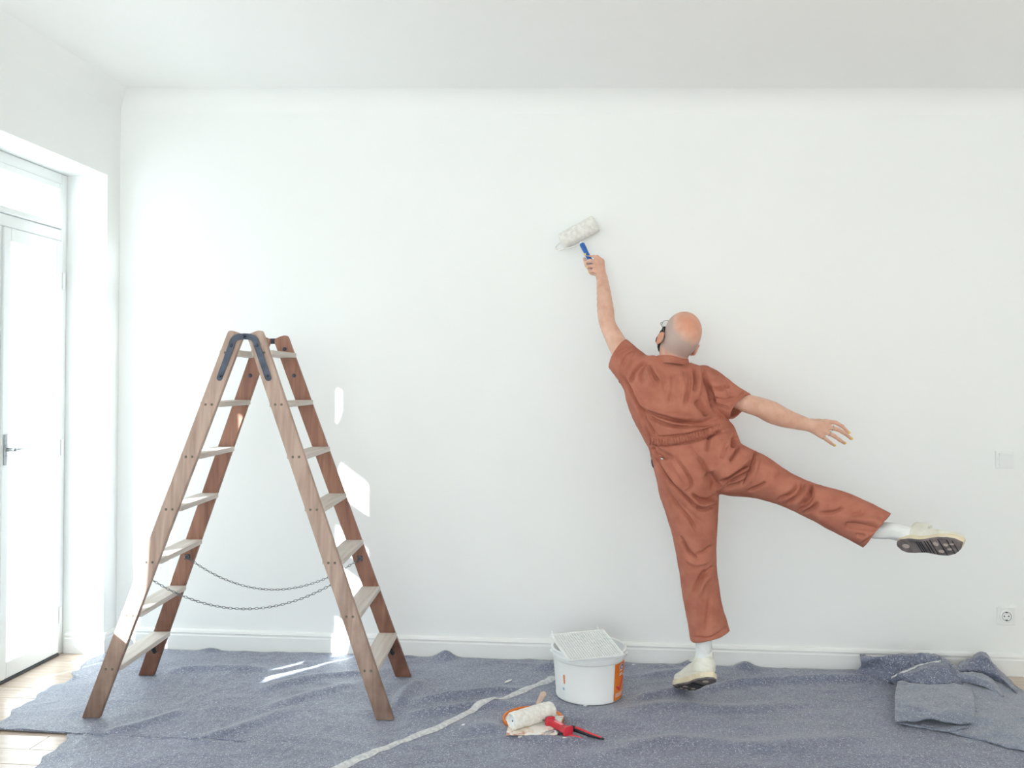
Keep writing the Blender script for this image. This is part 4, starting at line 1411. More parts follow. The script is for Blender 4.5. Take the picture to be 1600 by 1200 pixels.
# ---- stations: two silhouette points, distance plane, half depth
TORSO = [pair((1022, 582), (1080, 586), -0.395, 0.055), pair((1000, 592), (1104, 594), -0.398, 0.090), pair((978, 608), (1116, 606), -0.405, 0.112),
         pair((986, 636), (1117, 630), -0.415, 0.122), pair((999, 662), (1122, 648), -0.425, 0.120), pair((1011, 690), (1131, 664), -0.425, 0.118),
         pair((1018, 708), (1152, 684), -0.425, 0.124), pair((1025, 735), (1160, 722), -0.425, 0.125)]
LEG_L = [pair((1026, 728), (1104, 738), -0.43, 0.118), pair((1032, 760), (1119, 768), -0.44, 0.112), pair((1043, 800), (1120, 804), -0.45, 0.100),
         pair((1055, 850), (1117, 850), -0.465, 0.086), pair((1064, 900), (1119, 898), -0.48, 0.080), pair((1072, 950), (1127, 946), -0.495, 0.080), pair((1081, 1002), (1139, 985), -0.505, 0.085)]
LEG_R = [pair((1100, 752), (1140, 684), -0.43, 0.118), pair((1126, 768), (1160, 697), -0.445, 0.112), pair((1163, 772), (1190, 711), -0.475, 0.102), pair((1212, 785), (1232, 739), -0.52, 0.088),
         pair((1258, 806), (1276, 758), -0.575, 0.082), pair((1302, 829), (1325, 772), -0.63, 0.084), pair((1350, 855), (1391, 804), -0.68, 0.090)]
SLV_L = [pair((992, 632), (1036, 574), -0.395, 0.085), pair((974, 602), (1010, 556), -0.380, 0.078), pair((953, 573), (979, 531), -0.345, 0.068)]
SLV_R = [pair((1094, 570), (1100, 640), -0.395, 0.085), pair((1118, 583), (1113, 638), -0.42, 0.072), pair((1145, 600), (1126, 645), -0.45, 0.066), pair((1173, 617), (1141, 654), -0.48, 0.062)]
ARM_L = [pair((980, 595), (1008, 572), -0.385, 0.045), pair((958, 556), (982, 537), -0.345, 0.045), pair((947, 533), (971, 520), -0.315, 0.043), pair((938, 511), (961, 503), -0.285, 0.040),
         pair((933.5, 487), (959, 484), -0.245, 0.038), pair((933, 460), (954, 456), -0.190, 0.032), pair((932.5, 437), (949.5, 434), -0.145, 0.024)]
ARM_R = [pair((1108, 592), (1104, 618), -0.405, 0.034), pair((1140, 608), (1132, 630), -0.445, 0.038), pair((1172, 618), (1156, 641), -0.48, 0.042), pair((1195, 623), (1184, 651), -0.48, 0.041), pair((1212, 629), (1200, 660), -0.465, 0.040),
         pair((1230, 639), (1219, 666), -0.445, 0.036), pair((1250, 648), (1241, 670), -0.425, 0.030), pair((1266, 655), (1260, 673), -0.415, 0.023)]

# ---- head frame
HC = P(1063, 524, -0.425)
hr = unit((0.91, 0.30, -0.29))
hf = np.array([-0.36, 0.80, 0.50]); hf = unit(hf - hr * (hf @ hr))
hu = np.cross(hr, hf)
HR = np.stack([hr, hf, hu])                           # rows: person's right, forward, up
H = lambda r, f, u: HC + hr * r + hf * f + hu * u

# ---- body: one continuous skin
lo = np.array([P(900, 380, -0.1)[0] - 0.02, -1.0, -0.0]); hi = np.array([P(1400, 850, -0.8)[0] + 0.14, -0.04, 1.95])
bf = Field(lo, hi, 0.0042)
shrink = lambda st, g: [(c_, w_ * max(0.2, 1 - g / np.linalg.norm(w_)), max(0.02, d_ - g)) for c_, w_, d_ in st]
bf.etube(shrink(TORSO[1:], 0.050), 0.02)
bf.etube(shrink(LEG_L[1:-1], 0.040), 0.01)
bf.etube(shrink(LEG_R[2:-1], 0.042), 0.01)
bf.cone(TORSO[-1][0], LEG_R[2][0], 0.055, 0.055, 0.01)
bf.cone(TORSO[-1][0], LEG_L[1][0], 0.055, 0.06, 0.01)
# feet, inside the shoes
bf.chain([LEG_L[-2][0], P(1099, 1000, -0.505), P(1100, 1035, -0.51)], [0.045, 0.026, 0.025], 0.015)
bf.chain([LEG_R[-2][0], P(1370, 828, -0.68), P(1410, 832, -0.71)], [0.045, 0.024, 0.022], 0.015)
bf.etube(ARM_L, 0.012, sub=3)
bf.etube(ARM_R, 0.012, sub=3)
# neck
NB = P(1051, 572, -0.395)
bf.chain([NB - np.array([0, 0, 0.04]), NB, H(0, -0.02, -0.075), H(0, -0.012, -0.03)], [0.066, 0.061, 0.058, 0.06], 0.02)
# skull and face
bf.ell(H(0, -0.012, 0.022), (0.0755, 0.098, 0.088), HR, 0.02)
bf.ell(H(0, -0.045, -0.010), (0.066, 0.056, 0.070), HR, 0.02)
bf.ell(H(0, 0.035, -0.045), (0.060, 0.052, 0.072), HR, 0.025)
bf.ell(H(0, 0.060, -0.095), (0.036, 0.032, 0.026), HR, 0.025)           # chin
bf.ell(H(0, 0.078, 0.012), (0.050, 0.018, 0.014), HR, 0.015)            # brow
for s in (-1, 1):
    bf.ell(H(s * 0.031, 0.092, -0.008), (0.016, 0.012, 0.011), HR, 0.008, 'sub')   # eye socket
    bf.ell(H(s * 0.031, 0.079, -0.008), (0.012, 0.012, 0.011), HR, 0.002)          # eyeball
    bf.ell(H(s * 0.043, 0.062, -0.035), (0.020, 0.022, 0.018), HR, 0.015)          # cheek
    # ear
    ec = H(s * 0.079, -0.012, -0.034)
    er = unit(hr * s + hf * (-0.45 if s < 0 else -0.75)); ef = unit(hf - er * (hf @ er)); eu = np.cross(er, ef)
    ER = np.stack([er, ef, eu])
    bf.ell(ec + er * (0.005 if s < 0 else 0.012), (0.0075, 0.018, 0.030), ER, 0.005)
    bf.ell(ec + er * 0.017 + ef * 0.003 + hu * 0.003, (0.008, 0.011, 0.018), ER, 0.004, 'sub')
    bf.ell(ec + er * 0.004 - hu * 0.027 + hf * 0.005, (0.006, 0.009, 0.010), ER, 0.006)
bf.chain([H(0, 0.083, 0.005), H(0, 0.103, -0.033), H(0, 0.097, -0.040)], [0.008, 0.0125, 0.011], 0.012)  # nose
for s in (-1, 1): bf.ell(H(s * 0.011, 0.092, -0.039), (0.008, 0.010, 0.008), HR, 0.006)
bf.ell(H(0, 0.088, -0.064), (0.022, 0.009, 0.005), HR, 0.006)
bf.ell(H(0, 0.087, -0.075), (0.020, 0.009, 0.006), HR, 0.004)

# right hand, open and relaxed
hand_r = {
    'index': [(1291, 659, -.405), (1305, 660, -.400), (1316, 666, -.392), (1326, 676, -.385)],
    'middle': [(1294, 667, -.412), (1310, 671.5, -.410), (1321, 678, -.402), (1330, 685.5, -.394)],
    'ring': [(1290, 674.5, -.414), (1304, 681.5, -.412), (1312, 687.5, -.404), (1319.5, 692.5, -.396)],
    'little': [(1283.5, 681, -.410), (1292, 687.5, -.409), (1298, 692, -.403), (1303.5, 696, -.397)],
}
rad_r = {'index': [.0105, .0092, .0083, .0068], 'middle': [.0108, .0094, .0084, .0070], 'ring': [.0105, .0090, .0080, .0066], 'little': [.0095, .0080, .0072, .0058]}
WR = P(1262, 664, -0.414)
FINGERS = {}
for nm, ps in hand_r.items():
    q = [P(*p) for p in ps]
    FINGERS[nm] = q
    bf.cone(WR, q[0], 0.0200, 0.0125, 0.010)
    bf.chain(q, rad_r[nm], 0.003)
bf.cone(P(1270, 668, -0.405), P(1284, 671, -0.402), 0.018, 0.016, 0.012)
th = [P(1268, 660, -.395), P(1280, 659, -.372), P(1292, 664, -.355), P(1303, 670, -.345)]
bf.chain(th, [.0170, .0125, .0105, .0080], 0.008)
FINGERS['thumb'] = th

# left hand closed on the roller handle: fingers cross in front of it, thumb lies behind
WL = P(940.5, 435, -0.142)
hand_l = {
    'index': [(940.5, 408, -.156), (931.5, 401, -.166), (922, 398, -.160), (915, 397.5, -.148)],
    'middle': [(938.5, 414, -.160), (929, 408.5, -.170), (921.5, 407.5, -.162), (917, 409.5, -.148)],
    'ring': [(936, 419.5, -.161), (928.5, 415.5, -.170), (922, 415.5, -.163), (918.5, 417.5, -.149)],
    'little': [(934, 425, -.158), (928.5, 422.5, -.166), (924, 423, -.160), (921.5, 425, -.149)],
}
for nm, ps in hand_l.items():
    q = [P(*p) for p in ps]
    FINGERS[nm + '_l'] = q
    bf.cone(WL, q[0], 0.0200, 0.0125, 0.010)
    bf.chain(q, [r_ * k_ for r_, k_ in zip(rad_r[nm], (1.08, 1.16, 1.14, 1.1))], 0.003)
bf.cone(WL, P(934, 420, -.140), 0.020, 0.017, 0.010)
bf.chain([P(936, 428, -.132), P(925, 425, -.118), P(917, 414, -.105), P(913, 404, -.100)], [.0170, .0130, .0105, .0080], 0.008)
# no flesh inside the grip where the handle runs
for s in np.linspace(0.03, 0.135, 12):
    bf.ell(H0 + hx * s, (0.0118,) * 3, None, 0.001, 'sub')

Vb, Fb = bf.mesh(1)
del bf
nb = vnormals(Vb, Fb)
loc = (Vb - HC) @ HR.T
rr = np.linalg.norm(loc, axis=1)
dirn = loc / rr[:, None]
crown = unit(np.array([0.12, -0.42, 0.90]))
onhead = (rr < 0.135) & (loc[:, 2] > -0.085) & (loc[:, 1] < 0.075)
ang = dirn @ crown
jit = 0.05 * fbm(Vb * 40, 2, 2)
stub = np.clip((0.66 + jit - ang) / 0.16, 0, 1) * np.clip((0.05 + 0.02 * jit - loc[:, 1]) / 0.03, 0, 1) * np.clip((loc[:, 2] + 0.075) / 0.02, 0, 1)
stub *= np.clip((0.083 - np.abs(loc[:, 0])) / 0.004, 0, 1)
stub = np.where(onhead, stub, 0)
flush = np.where(onhead, np.clip((ang - 0.62 + jit) / 0.25, 0, 1) * 0.55, 0)
ears = (rr < 0.14) & (np.abs(loc[:, 0]) > 0.080)
flush = np.where(ears, 0.7, flush)
body = obj('body', (Vb, Fb), M['skin'], person, True)
body['label'] = 'bald head, bare forearms and hands'
for nm, arr in (('stubble', stub), ('flush', flush)):
    at = body.data.attributes.new(nm, 'FLOAT', 'POINT')
    at.data.foreach_set('value', arr.astype(np.float32))

# ---- beard
bd = Field(HC - 0.2, HC + 0.2, 0.004)
bd.ell(H(0, 0.037, -0.060), (0.0655, 0.058, 0.066), HR, 0.02)
bd.ell(H(0, 0.064, -0.098), (0.041, 0.036, 0.032), HR, 0.02)
bd.ell(H(0, 0.045, 0.0), (0.10, 0.12, 0.030), HR, 0.006, 'sub')
bd.ell(H(0, 0.11, -0.062), (0.030, 0.03, 0.016), HR, 0.006, 'sub')
for s in (-1, 1): bd.cone(H(s * 0.0715, 0.018, 0.0), H(s * 0.063, 0.030, -0.06), 0.010, 0.019, 0.008)
bd.cut(H(0, 0.004, -0.05), -hf, 0.13)
Vd, Fd = bd.mesh(1)
Vd = Vd + vnormals(Vd, Fd) * (0.0025 * fbm(Vd * 90, 2, 3))[:, None]
obj('beard', (Vd, Fd), M['beard'], person, True)

# ---- spectacles and earring
sp = None
ringpts = lambda c_, a_, b_, ra, n=24: np.array([c_ + a_ * ra * math.cos(t) + b_ * ra * 0.92 * math.sin(t) for t in np.linspace(0, 2 * math.pi, n + 1)[:-1]])
wires = []
for s in (-1, 1):
    c_ = H(s * 0.033, 0.112, -0.008)
    wires.append(tube(ringpts(c_, hr, hu, 0.024), 0.0012, 6, True))
    wires.append(tube(catmull([H(s * 0.057, 0.110, -0.002), H(s * 0.074, 0.085, -0.002), H(s * 0.079, 0.01, 0.0), H(s * 0.079, -0.012, -0.012)], 6), 0.0012, 6))
wires.append(tube(catmull([H(-0.009, 0.112, -0.002), H(0, 0.115, 0.003), H(0.009, 0.112, -0.002)], 4), 0.0012, 6))
sp = obj('spectacles', join(*wires), M['wire'], person, True)
for s in (-1, 1):
    rp = ringpts(H(s * 0.033, 0.112, -0.008), hr, hu, 0.0235)
    V = np.concatenate([rp - hf * 0.0006, rp + hf * 0.0006]); n = len(rp)
    obj('lens', (V, [tuple(range(n)), tuple(range(2 * n - 1, n - 1, -1))] + [(i, (i + 1) % n, n + (i + 1) % n, n + i) for i in range(n)]), M['lens'], sp)
obj('earring', tube(ringpts(H(-0.083, 0.002, -0.062), hf, hu, 0.007, 14), 0.0014, 6, True), M['silver'], person, True)

# ---- rings and painted nails on the free hand
for nm in ('middle', 'ring', 'little'):
    q = FINGERS[nm]
    a, b = q[0], q[1]
    ax = unit(b - a)
    t_ = 0.45 if nm != 'little' else 0.35
    c_ = a + (b - a) * t_
    r_ = rad_r[nm][0] * (1 - t_) + rad_r[nm][1] * t_ + 0.0008
    s1 = unit(np.cross(ax, (0, 0, 1))); s2 = np.cross(ax, s1)
    obj('ring', tube(np.array([c_ + s1 * r_ * math.cos(t) + s2 * r_ * math.sin(t) for t in np.linspace(0, 2 * math.pi, 19)[:-1]]), 0.0016, 6, True), M['silver'], person, True)
c_ = P(919.5, 411.5, -.166)
q = FINGERS['middle_l']; ax = unit(q[2] - q[1]); s1 = unit(np.cross(ax, (0, 0, 1))); s2 = np.cross(ax, s1); c_ = (q[1] + q[2]) / 2
obj('ring', tube(np.array([c_ + s1 * .0095 * math.cos(t) + s2 * .0095 * math.sin(t) for t in np.linspace(0, 2 * math.pi, 19)[:-1]]), 0.0015, 6, True), M['silver'], person, True)


def nail(tip, prev, back, r):
    ax = unit(tip - prev); back = unit(np.array(back) - ax * (np.array(back) @ ax)); sd2 = np.cross(ax, back)
    V, n, m_ = [], 7, 6
    for i in range(n):
        for j in range(m_):
            u = i / (n - 1); a = (j / (m_ - 1) - 0.5) * 1.9
            wfac = 1 - 0.35 * max(0, u - 0.7) / 0.3
            V.append(tip + ax * (-0.0055 + 0.0115 * u) + sd2 * math.sin(a) * r * 0.98 * wfac + back * (math.cos(a) * r + 0.0012 - 0.002 * u * u))
    Fc = [(i * m_ + j, i * m_ + j + 1, (i + 1) * m_ + j + 1, (i + 1) * m_ + j) for i in range(n - 1) for j in range(m_ - 1)]
    return np.array(V), Fc


for nm in ('index', 'middle', 'ring', 'little', 'thumb'):
    q = FINGERS[nm]
    r_ = rad_r[nm][-1] if nm != 'thumb' else 0.008
    obj('fingernail', nail(q[-1], q[-2], (0.25, -0.85, 0.5) if nm != 'thumb' else (0, -0.3, 1), r_), M['nail'], person, True)
for nm in ('index_l', 'middle_l', 'ring_l', 'little_l'):
    q = FINGERS[nm]
    obj('fingernail', nail(q[-1], q[-2], (-0.75, -0.6, 0.1), 0.0062), M['nail'], person, True)

# ---- coverall: one garment, hollow at sleeves, legs and neck
cf = Field((P(945, 560, -0.3)[0], -0.80, 0.17), (P(1395, 800, -0.68)[0] + 0.03, -0.20, 1.60), 0.0032)


def hem(st, depth=0.09, wall=0.007):
    (c1, w1_, d1), (c0_, w0_, d0) = st[-1], st[-2]
    ax = unit(c1 - c0_)
    dep = unit(np.cross(ax, w1_))
    nrm = unit(np.cross(w1_, dep)); nrm = nrm if nrm @ ax > 0 else -nrm
    cf.cut(c1, nrm, 0.17)
    t = min(1.0, depth / np.linalg.norm(c1 - c0_))
    cf.etube([(c1 + (c0_ - c1) * t, (w1_ + (w0_ - w1_) * t), d1 + (d0 - d1) * t), (c1 + ax * 0.03, w1_, d1)], 0.0, 'sub', grow=-wall, sub=4)


for st_ in (SLV_L, SLV_R, LEG_L, LEG_R):
    cf.etube(st_, 0.02 if st_ in (SLV_L, SLV_R) else 0.035, sub=3, extend=(0, 0.03))
for st_ in (SLV_L, SLV_R, LEG_L, LEG_R): hem(st_)
cf.etube(TORSO, 0.03, sub=3)
cf.ell(P(1072, 742, -0.485), (0.098, 0.085, 0.095), None, 0.05)          # seat
cf.ell(P(1132, 728, -0.490), (0.095, 0.085, 0.090), None, 0.05)
cf.ell(P(1018, 585, -0.445), (0.060, 0.050, 0.075), None, 0.04)          # shoulder blades
cf.ell(P(1082, 600, -0.450), (0.060, 0.050, 0.075), None, 0.04)
cf.ell(P(1054, 640, -0.450), (0.130, 0.080, 0.050), np.array([[0.97, 0, 0.22], [0, 1, 0], [-0.22, 0, 0.97]]), 0.04)   # blouse over the waist


cf.cut(P(1048, 567, -0.40), unit(np.array([0.06, 0.10, 1.0])), 0.085)
cf.chain([NB + np.array([0, 0.005, 0.0]), H(0, -0.02, -0.06)], [0.064, 0.066], 0.0, 'sub')     # neck opening
Vc, Fc_ = cf.mesh(2)
del cf

# folds: pixel polyline, half width (px), depth (m, negative = crease), optional taper
FOLDS = [
    ([(968, 574), (974, 592), (986, 611), (999, 635), (1015, 645), (1040, 653), (1068, 659), (1098, 660), (1124, 650)], 3.2, -.013),
    ([(974, 580), (992, 622), (1012, 641), (1042, 648), (1070, 652), (1100, 650)], 5.5, .007),
    ([(1006, 645), (1030, 660), (1060, 667), (1092, 665), (1124, 659)], 2.6, -.009),
    ([(998, 632), (1008, 655), (1018, 672), (1026, 684)], 2.5, -.008),
    ([(972.5, 596), (972, 576), (980, 558), (995, 548)], 2.4, -.009),
    ([(976, 590), (978, 574), (988, 560)], 3.5, .005),
    ([(985, 598), (992, 578), (1008, 563)], 2.4, -.009),
    ([(1003, 600), (1000, 586), (1007, 572), (1013, 564)], 2.4, -.007),
    ([(1014, 566), (1020, 582), (1031, 598)], 2.6, -.007),
    ([(1008, 570), (1014, 590), (1022, 606)], 3.0, .004),
    ([(1026, 572), (1036, 592), (1040, 616)], 3.2, -.004),
    ([(1052, 580), (1050, 606), (1046, 634)], 4.0, -.004),
    ([(1064, 578), (1068, 606), (1064, 636)], 4.0, .004),
    ([(1076, 574), (1078, 600), (1070, 634)], 3.2, -.005),
    ([(1084, 572), (1087, 596), (1085, 612)], 2.4, -.009),
    ([(1091, 572), (1094, 596), (1090, 622)], 3.5, .005),
    ([(1098, 571), (1102, 590), (1108, 606), (1112, 622), (1117, 642)], 2.8, -.013),
    ([(1090, 624), (1097, 636), (1108, 648)], 5.0, -.013),
    ([(1112, 606), (1128, 607), (1140, 600)], 2.6, -.005),
    ([(1115, 622), (1132, 627), (1150, 620)], 2.6, -.006),
    ([(1112, 632), (1128, 636), (1140, 641)], 2.2, -.006),
    ([(1122, 598), (1136, 610), (1142, 624)], 3.0, .004),
    ([(962, 553), (985, 541)], 1.6, -.005),
    ([(1138, 640), (1164, 610)], 1.5, -.004),
    # seat and hips
    ([(1090, 712), (1098, 725), (1107, 742), (1114, 756), (1120, 767)], 3.2, -.006),
    ([(1106, 738), (1115, 755), (1121, 768)], 8.0, -.011),
    ([(1080, 772), (1094, 781), (1110, 781), (1121, 774)], 2.6, -.011),
    ([(1088, 794), (1102, 797), (1119, 789)], 2.4, -.008),
    ([(1084, 785), (1100, 790), (1118, 783)], 2.6, .005),
    ([(1022, 713), (1032, 733), (1052, 760), (1076, 781), (1092, 796)], 2.4, -.009),
    ([(1016, 700), (1030, 712), (1044, 718)], 2.0, -.006),
    ([(1020, 694), (1036, 708), (1052, 716)], 2.0, -.005),
    ([(1024, 688), (1040, 702), (1056, 712)], 2.2, .003),
    ([(1054, 712), (1067, 730), (1080, 750), (1079, 764), (1069, 769)], 1.8, -.005),
    ([(1044, 722), (1056, 742), (1068, 760)], 2.6, -.003),
    ([(1148, 682), (1145, 700)], 3.0, -.011),
    ([(1156, 694), (1148, 710), (1140, 722)], 2.8, -.008),
    ([(1110, 682), (1106, 696), (1104, 706)], 3.0, -.006),
    ([(1128, 672), (1118, 676), (1104, 688)], 2.4, -.008),
    ([(1138, 690), (1130, 706), (1126, 720)], 3.2, -.004),
    ([(1181, 703), (1173, 732), (1158, 762)], 2.2, -.009),
    ([(1178, 718), (1156, 737), (1136, 750), (1124, 757)], 2.8, -.012),
    ([(1172, 734), (1152, 748), (1134, 760)], 2.4, -.010),
    ([(1160, 752), (1146, 760), (1130, 766)], 2.4, -.010),
    ([(1176, 712), (1150, 734), (1128, 748)], 3.5, .005),
    ([(1166, 742), (1146, 755)], 2.6, .005),
    ([(1198, 752), (1186, 760), (1168, 768)], 2.4, -.007),
    ([(1186, 714), (1180, 736), (1170, 756)], 3.0, .004),
    ([(1214, 722), (1216, 736), (1210, 748)], 2.6, -.003),
    # raised knee and hem
    ([(1248, 754), (1234, 771), (1214, 782)], 2.4, -.008),
    ([(1256, 752), (1248, 772), (1228, 788)], 2.4, -.007),
    ([(1268, 754), (1265, 772), (1250, 792)], 2.6, -.010),
    ([(1272, 768), (1262, 786), (1246, 800)], 2.4, -.007),
    ([(1262, 756), (1258, 774), (1242, 790)], 2.8, .005),
    ([(1280, 784), (1266, 796), (1254, 802)], 2.4, -.006),
    ([(1319, 792), (1302, 800), (1278, 803)], 2.4, -.006),
    ([(1318, 822), (1346, 823), (1374, 827)], 4.5, -.013),
    ([(1322, 812), (1350, 812), (1380, 816)], 6.0, .006),
    ([(1330, 806), (1350, 800)], 3.0, -.003),
    ([(1336, 836), (1352, 838)], 2.4, -.004),
    # standing leg
    ([(1040, 762), (1056, 788), (1076, 810), (1090, 832)], 2.6, -.007),
    ([(1050, 776), (1076, 800), (1102, 822)], 3.2, -.003),
    ([(1062, 838), (1076, 862), (1090, 872)], 2.6, -.008),
    ([(1086, 866), (1100, 862), (1114, 852)], 2.4, -.005),
    ([(1070, 872), (1086, 882), (1110, 878)], 3.0, .003),
    ([(1104, 890), (1092, 908), (1081, 932)], 3.2, -.007),
    ([(1112, 896), (1100, 912), (1092, 934)], 3.6, .004),
    ([(1116, 884), (1104, 896), (1094, 904)], 2.4, -.005),
    ([(1110, 930), (1106, 960), (1102, 990)], 3.5, -.003),
    # hem stitching
    ([(1082, 995), (1110, 996), (1138, 979)], 1.4, -.004),
    ([(1385, 806), (1374, 830), (1345, 850)], 1.4, -.004),
    # elastic waist edges
    ([(1014, 683), (1040, 683), (1070, 679), (1100, 672), (1130, 662)], 1.8, -.006),
    ([(1020, 697), (1046, 696), (1078, 691), (1106, 683), (1136, 673)], 1.8, -.005),
    ([(994, 628), (1006, 662), (1018, 694), (1030, 724), (1044, 770)], 2.0, -.004),
]


def apply_folds(V, Fq, folds, gain=1.0):
    px = proj(V)
    nr = vnormals(V, Fq)
    view = CAM - V
    view /= np.linalg.norm(view, axis=1)[:, None]
    facing = np.clip(((nr * view).sum(1) - 0.05) / 0.35, 0, 1)
    disp = np.zeros(len(V))
    for pl_, wd, dp in folds:
        c = catmull(np.array(pl_, float), 4) if len(pl_) > 2 else np.array(pl_, float)
        lo_, hi_ = c.min(0) - 4 * wd, c.max(0) + 4 * wd
        m = ((px > lo_) & (px < hi_)).all(1)
        if not m.any(): continue
        d, t = segdist(px[m], c)
        tap = np.clip(np.minimum(t, 1 - t) / 0.16, 0.12, 1)
        disp[m] += gain * dp * np.exp(-(d / wd) ** 2) * tap
    disp = np.clip(disp, -0.038, 0.020)
    return V + nr * (disp * facing)[:, None]


Vc = apply_folds(Vc, Fc_, FOLDS, 2.6)
nr = vnormals(Vc, Fc_)
Vc = Vc + nr * (0.0022 * fbm(Vc * 9, 3, 41) + 0.0009 * fbm(Vc * 30, 2, 43))[:, None]
Vc = laplace(Vc, Fc_, 0.25)
cover = obj('coverall', (Vc, Fc_), M['cotton'], person, True)
cover['label'] = 'rust-brown short-sleeved coverall'
bvh = BVHTree.FromPolygons([tuple(p) for p in Vc], [tuple(int(i) for i in q) for q in Fc_])


def hit(px, py):
    d = Vector(ray(px, py)).normalized()
    r_ = bvh.ray_cast(Vector(CAM), d)
    if r_[0] is None: return None, None
    n_ = np.array(r_[1])
    if n_ @ np.array(d) > 0: n_ = -n_
    return np.array(r_[0]), n_


def surf_strip(path, hw_px, thick, rows=5, ripple=0.0, per=3.6, n=8):
    """raised strip sewn on the garment, following its surface"""
    c = catmull(np.array(path, float), n)
    T = np.gradient(c, axis=0); T /= np.linalg.norm(T, axis=1)[:, None]
    N = np.stack([-T[:, 1], T[:, 0]], 1)
    s = np.concatenate([[0], np.cumsum(np.linalg.norm(np.diff(c, axis=0), axis=1))])
    V, ok = [], []
    for i in range(len(c)):
        for k in range(rows):
            f_ = k / (rows - 1) * 2 - 1
            p, nn_ = hit(*(c[i] + N[i] * hw_px * f_))
            if p is None:
                V.append((0, 0, 0)); ok.append(False); continue
            e = thick * (1 - abs(f_) ** 4) + ripple * math.cos(2 * math.pi * s[i] / per) * (1 - f_ * f_ * 0.5)
            V.append(p + nn_ * (e + 0.0004) - nn_ * (0.002 if abs(f_) == 1 else 0)); ok.append(True)
    Fc = []
    for i in range(len(c) - 1):
        for k in range(rows - 1):
            q = (i * rows + k, i * rows + k + 1, (i + 1) * rows + k + 1, (i + 1) * rows + k)
            if all(ok[j] for j in q): Fc.append(q)
    used = sorted({j for q in Fc for j in q}); mp_ = {j: i for i, j in enumerate(used)}
    return np.array([V[j] for j in used]), [tuple(mp_[j] for j in q) for q in Fc]


wbm = surf_strip([(1016, 690), (1030, 691), (1046, 690), (1070, 685.5), (1090, 680), (1108, 675), (1128, 667.5)], 6.2, 0.005, 7, 0.0042, 4.4, 20)
obj('elastic_waistband', wbm, M['cotton'], cover, True)
obj('pocket_edge', surf_strip([(1023, 712), (1036, 714), (1052, 714)], 1.4, 0.002, 4), M['cotton'], cover, True)
obj('pocket_seam', surf_strip([(1024, 716), (1036, 735), (1052, 757), (1064, 767)], 0.9, 0.0018, 4), M['cotton'], cover, True)
obj('pocket_seam', surf_strip([(1055, 714), (1068, 731), (1079, 750), (1078, 763), (1068, 768)], 0.9, 0.0018, 4), M['cotton'], cover, True)
obj('leg_seam', surf_strip([(1181, 705), (1174, 730), (1162, 758)], 0.9, 0.0018, 4), M['cotton'], cover, True)
obj('centre_seam', surf_strip([(1080, 697), (1092, 714), (1102, 733)], 0.8, 0.0016, 4), M['cotton'], cover, True)
p, nn_ = hit(1035, 716.5)
if p is not None:
    t1 = unit(np.cross(nn_, (0, 0, 1))); t2 = np.cross(nn_, t1)
    obj('snap_button', lathe([(0.0001, 0.0045), (0.004, 0.0042), (0.0065, 0.0025), (0.0075, 0.0)], 16, frame_m(t1, t2, nn_, p + nn_ * 0.001)), M['silver'], cover, True)
# metal side ring by the pocket
rc = P(1021.5, 724, -0.43)
obj('side_ring', tube(catmull([P(1020, 713, -.43), P(1018.3, 718, -.435), P(1018.8, 725, -.44), P(1022, 731, -.44), P(1027, 732, -.44)], 5), 0.0026, 8), mat('dark_buckle', S(80, 78, 84), S(60, 60, 66), 20, 0.4, metal=0.7), cover, True)

# stand collar around the neck
cu = unit(H(0, -0.02, -0.05) - NB)
cb_c, ct_c = (P(1048, 569, -0.400)), (P(1049.5, 559.5, -0.402))
V = []
ns = 48
rowspec = [(-0.25, 0.0850, 0.092, 0.0), (0.0, 0.0830, 0.090, 0.0), (0.5, 0.0775, 0.084, 0.0), (1.0, 0.0705, 0.078, 0.0), (1.04, 0.068, 0.0755, 0.0), (0.95, 0.0655, 0.073, 0.0), (0.2, 0.068, 0.075, 0.0)]
tilt = unit(np.array([0.10, 0.10, 1.0]))
cxv = unit(np.array([1, 0, -0.03]) - tilt * (np.array([1, 0, -0.03]) @ tilt)); cyv = np.cross(tilt, cxv)
for h_, ra, rb, _ in rowspec:
    cc = cb_c * (1 - h_) + ct_c * h_
    for k in range(ns):
        a = 2 * math.pi * k / ns
        wob = 1 + 0.012 * math.sin(3 * a + h_ * 2)
        V.append(cc + cxv * ra * math.cos(a) * wob + cyv * rb * math.sin(a) * wob)
Fc = [(i * ns + k, i * ns + (k + 1) % ns, (i + 1) * ns + (k + 1) % ns, (i + 1) * ns + k) for i in range(len(rowspec) - 1) for k in range(ns)]
fix_normals(obj('collar', (np.array(V), Fc), M['cotton'], cover, True))

# ---- socks
def sock(st):
    f_ = Field(np.min([s[0] for s in st], 0) - 0.12, np.max([s[0] for s in st], 0) + 0.12, 0.004)
    f_.etube(st, 0.008)
    v, q = f_.mesh(1)
    v = v + vnormals(v, q) * (0.0012 * np.sin(v[:, 2] * 160 + 3 * fbm(v * 20, 2, 5)))[:, None]
    return v, q


obj('sock', sock([pair((1083, 955), (1112, 955), -0.50, 0.044), pair((1085, 985), (1112, 985), -0.505, 0.040), pair((1087, 1005), (1112, 1005), -0.508, 0.040), pair((1088, 1022), (1112, 1022), -0.51, 0.038), pair((1085, 1040), (1114, 1040), -0.50, 0.042)]), M['sock'], person, True)
obj('sock', sock([pair((1326, 828), (1336, 796), -0.64, 0.046), pair((1362, 840), (1372, 816), -0.675, 0.038), pair((1388, 841), (1396, 818), -0.695, 0.036), pair((1406, 845), (1412, 822), -0.71, 0.036), pair((1420, 850), (1428, 826), -0.72, 0.036)]), M['sock'], person, True)


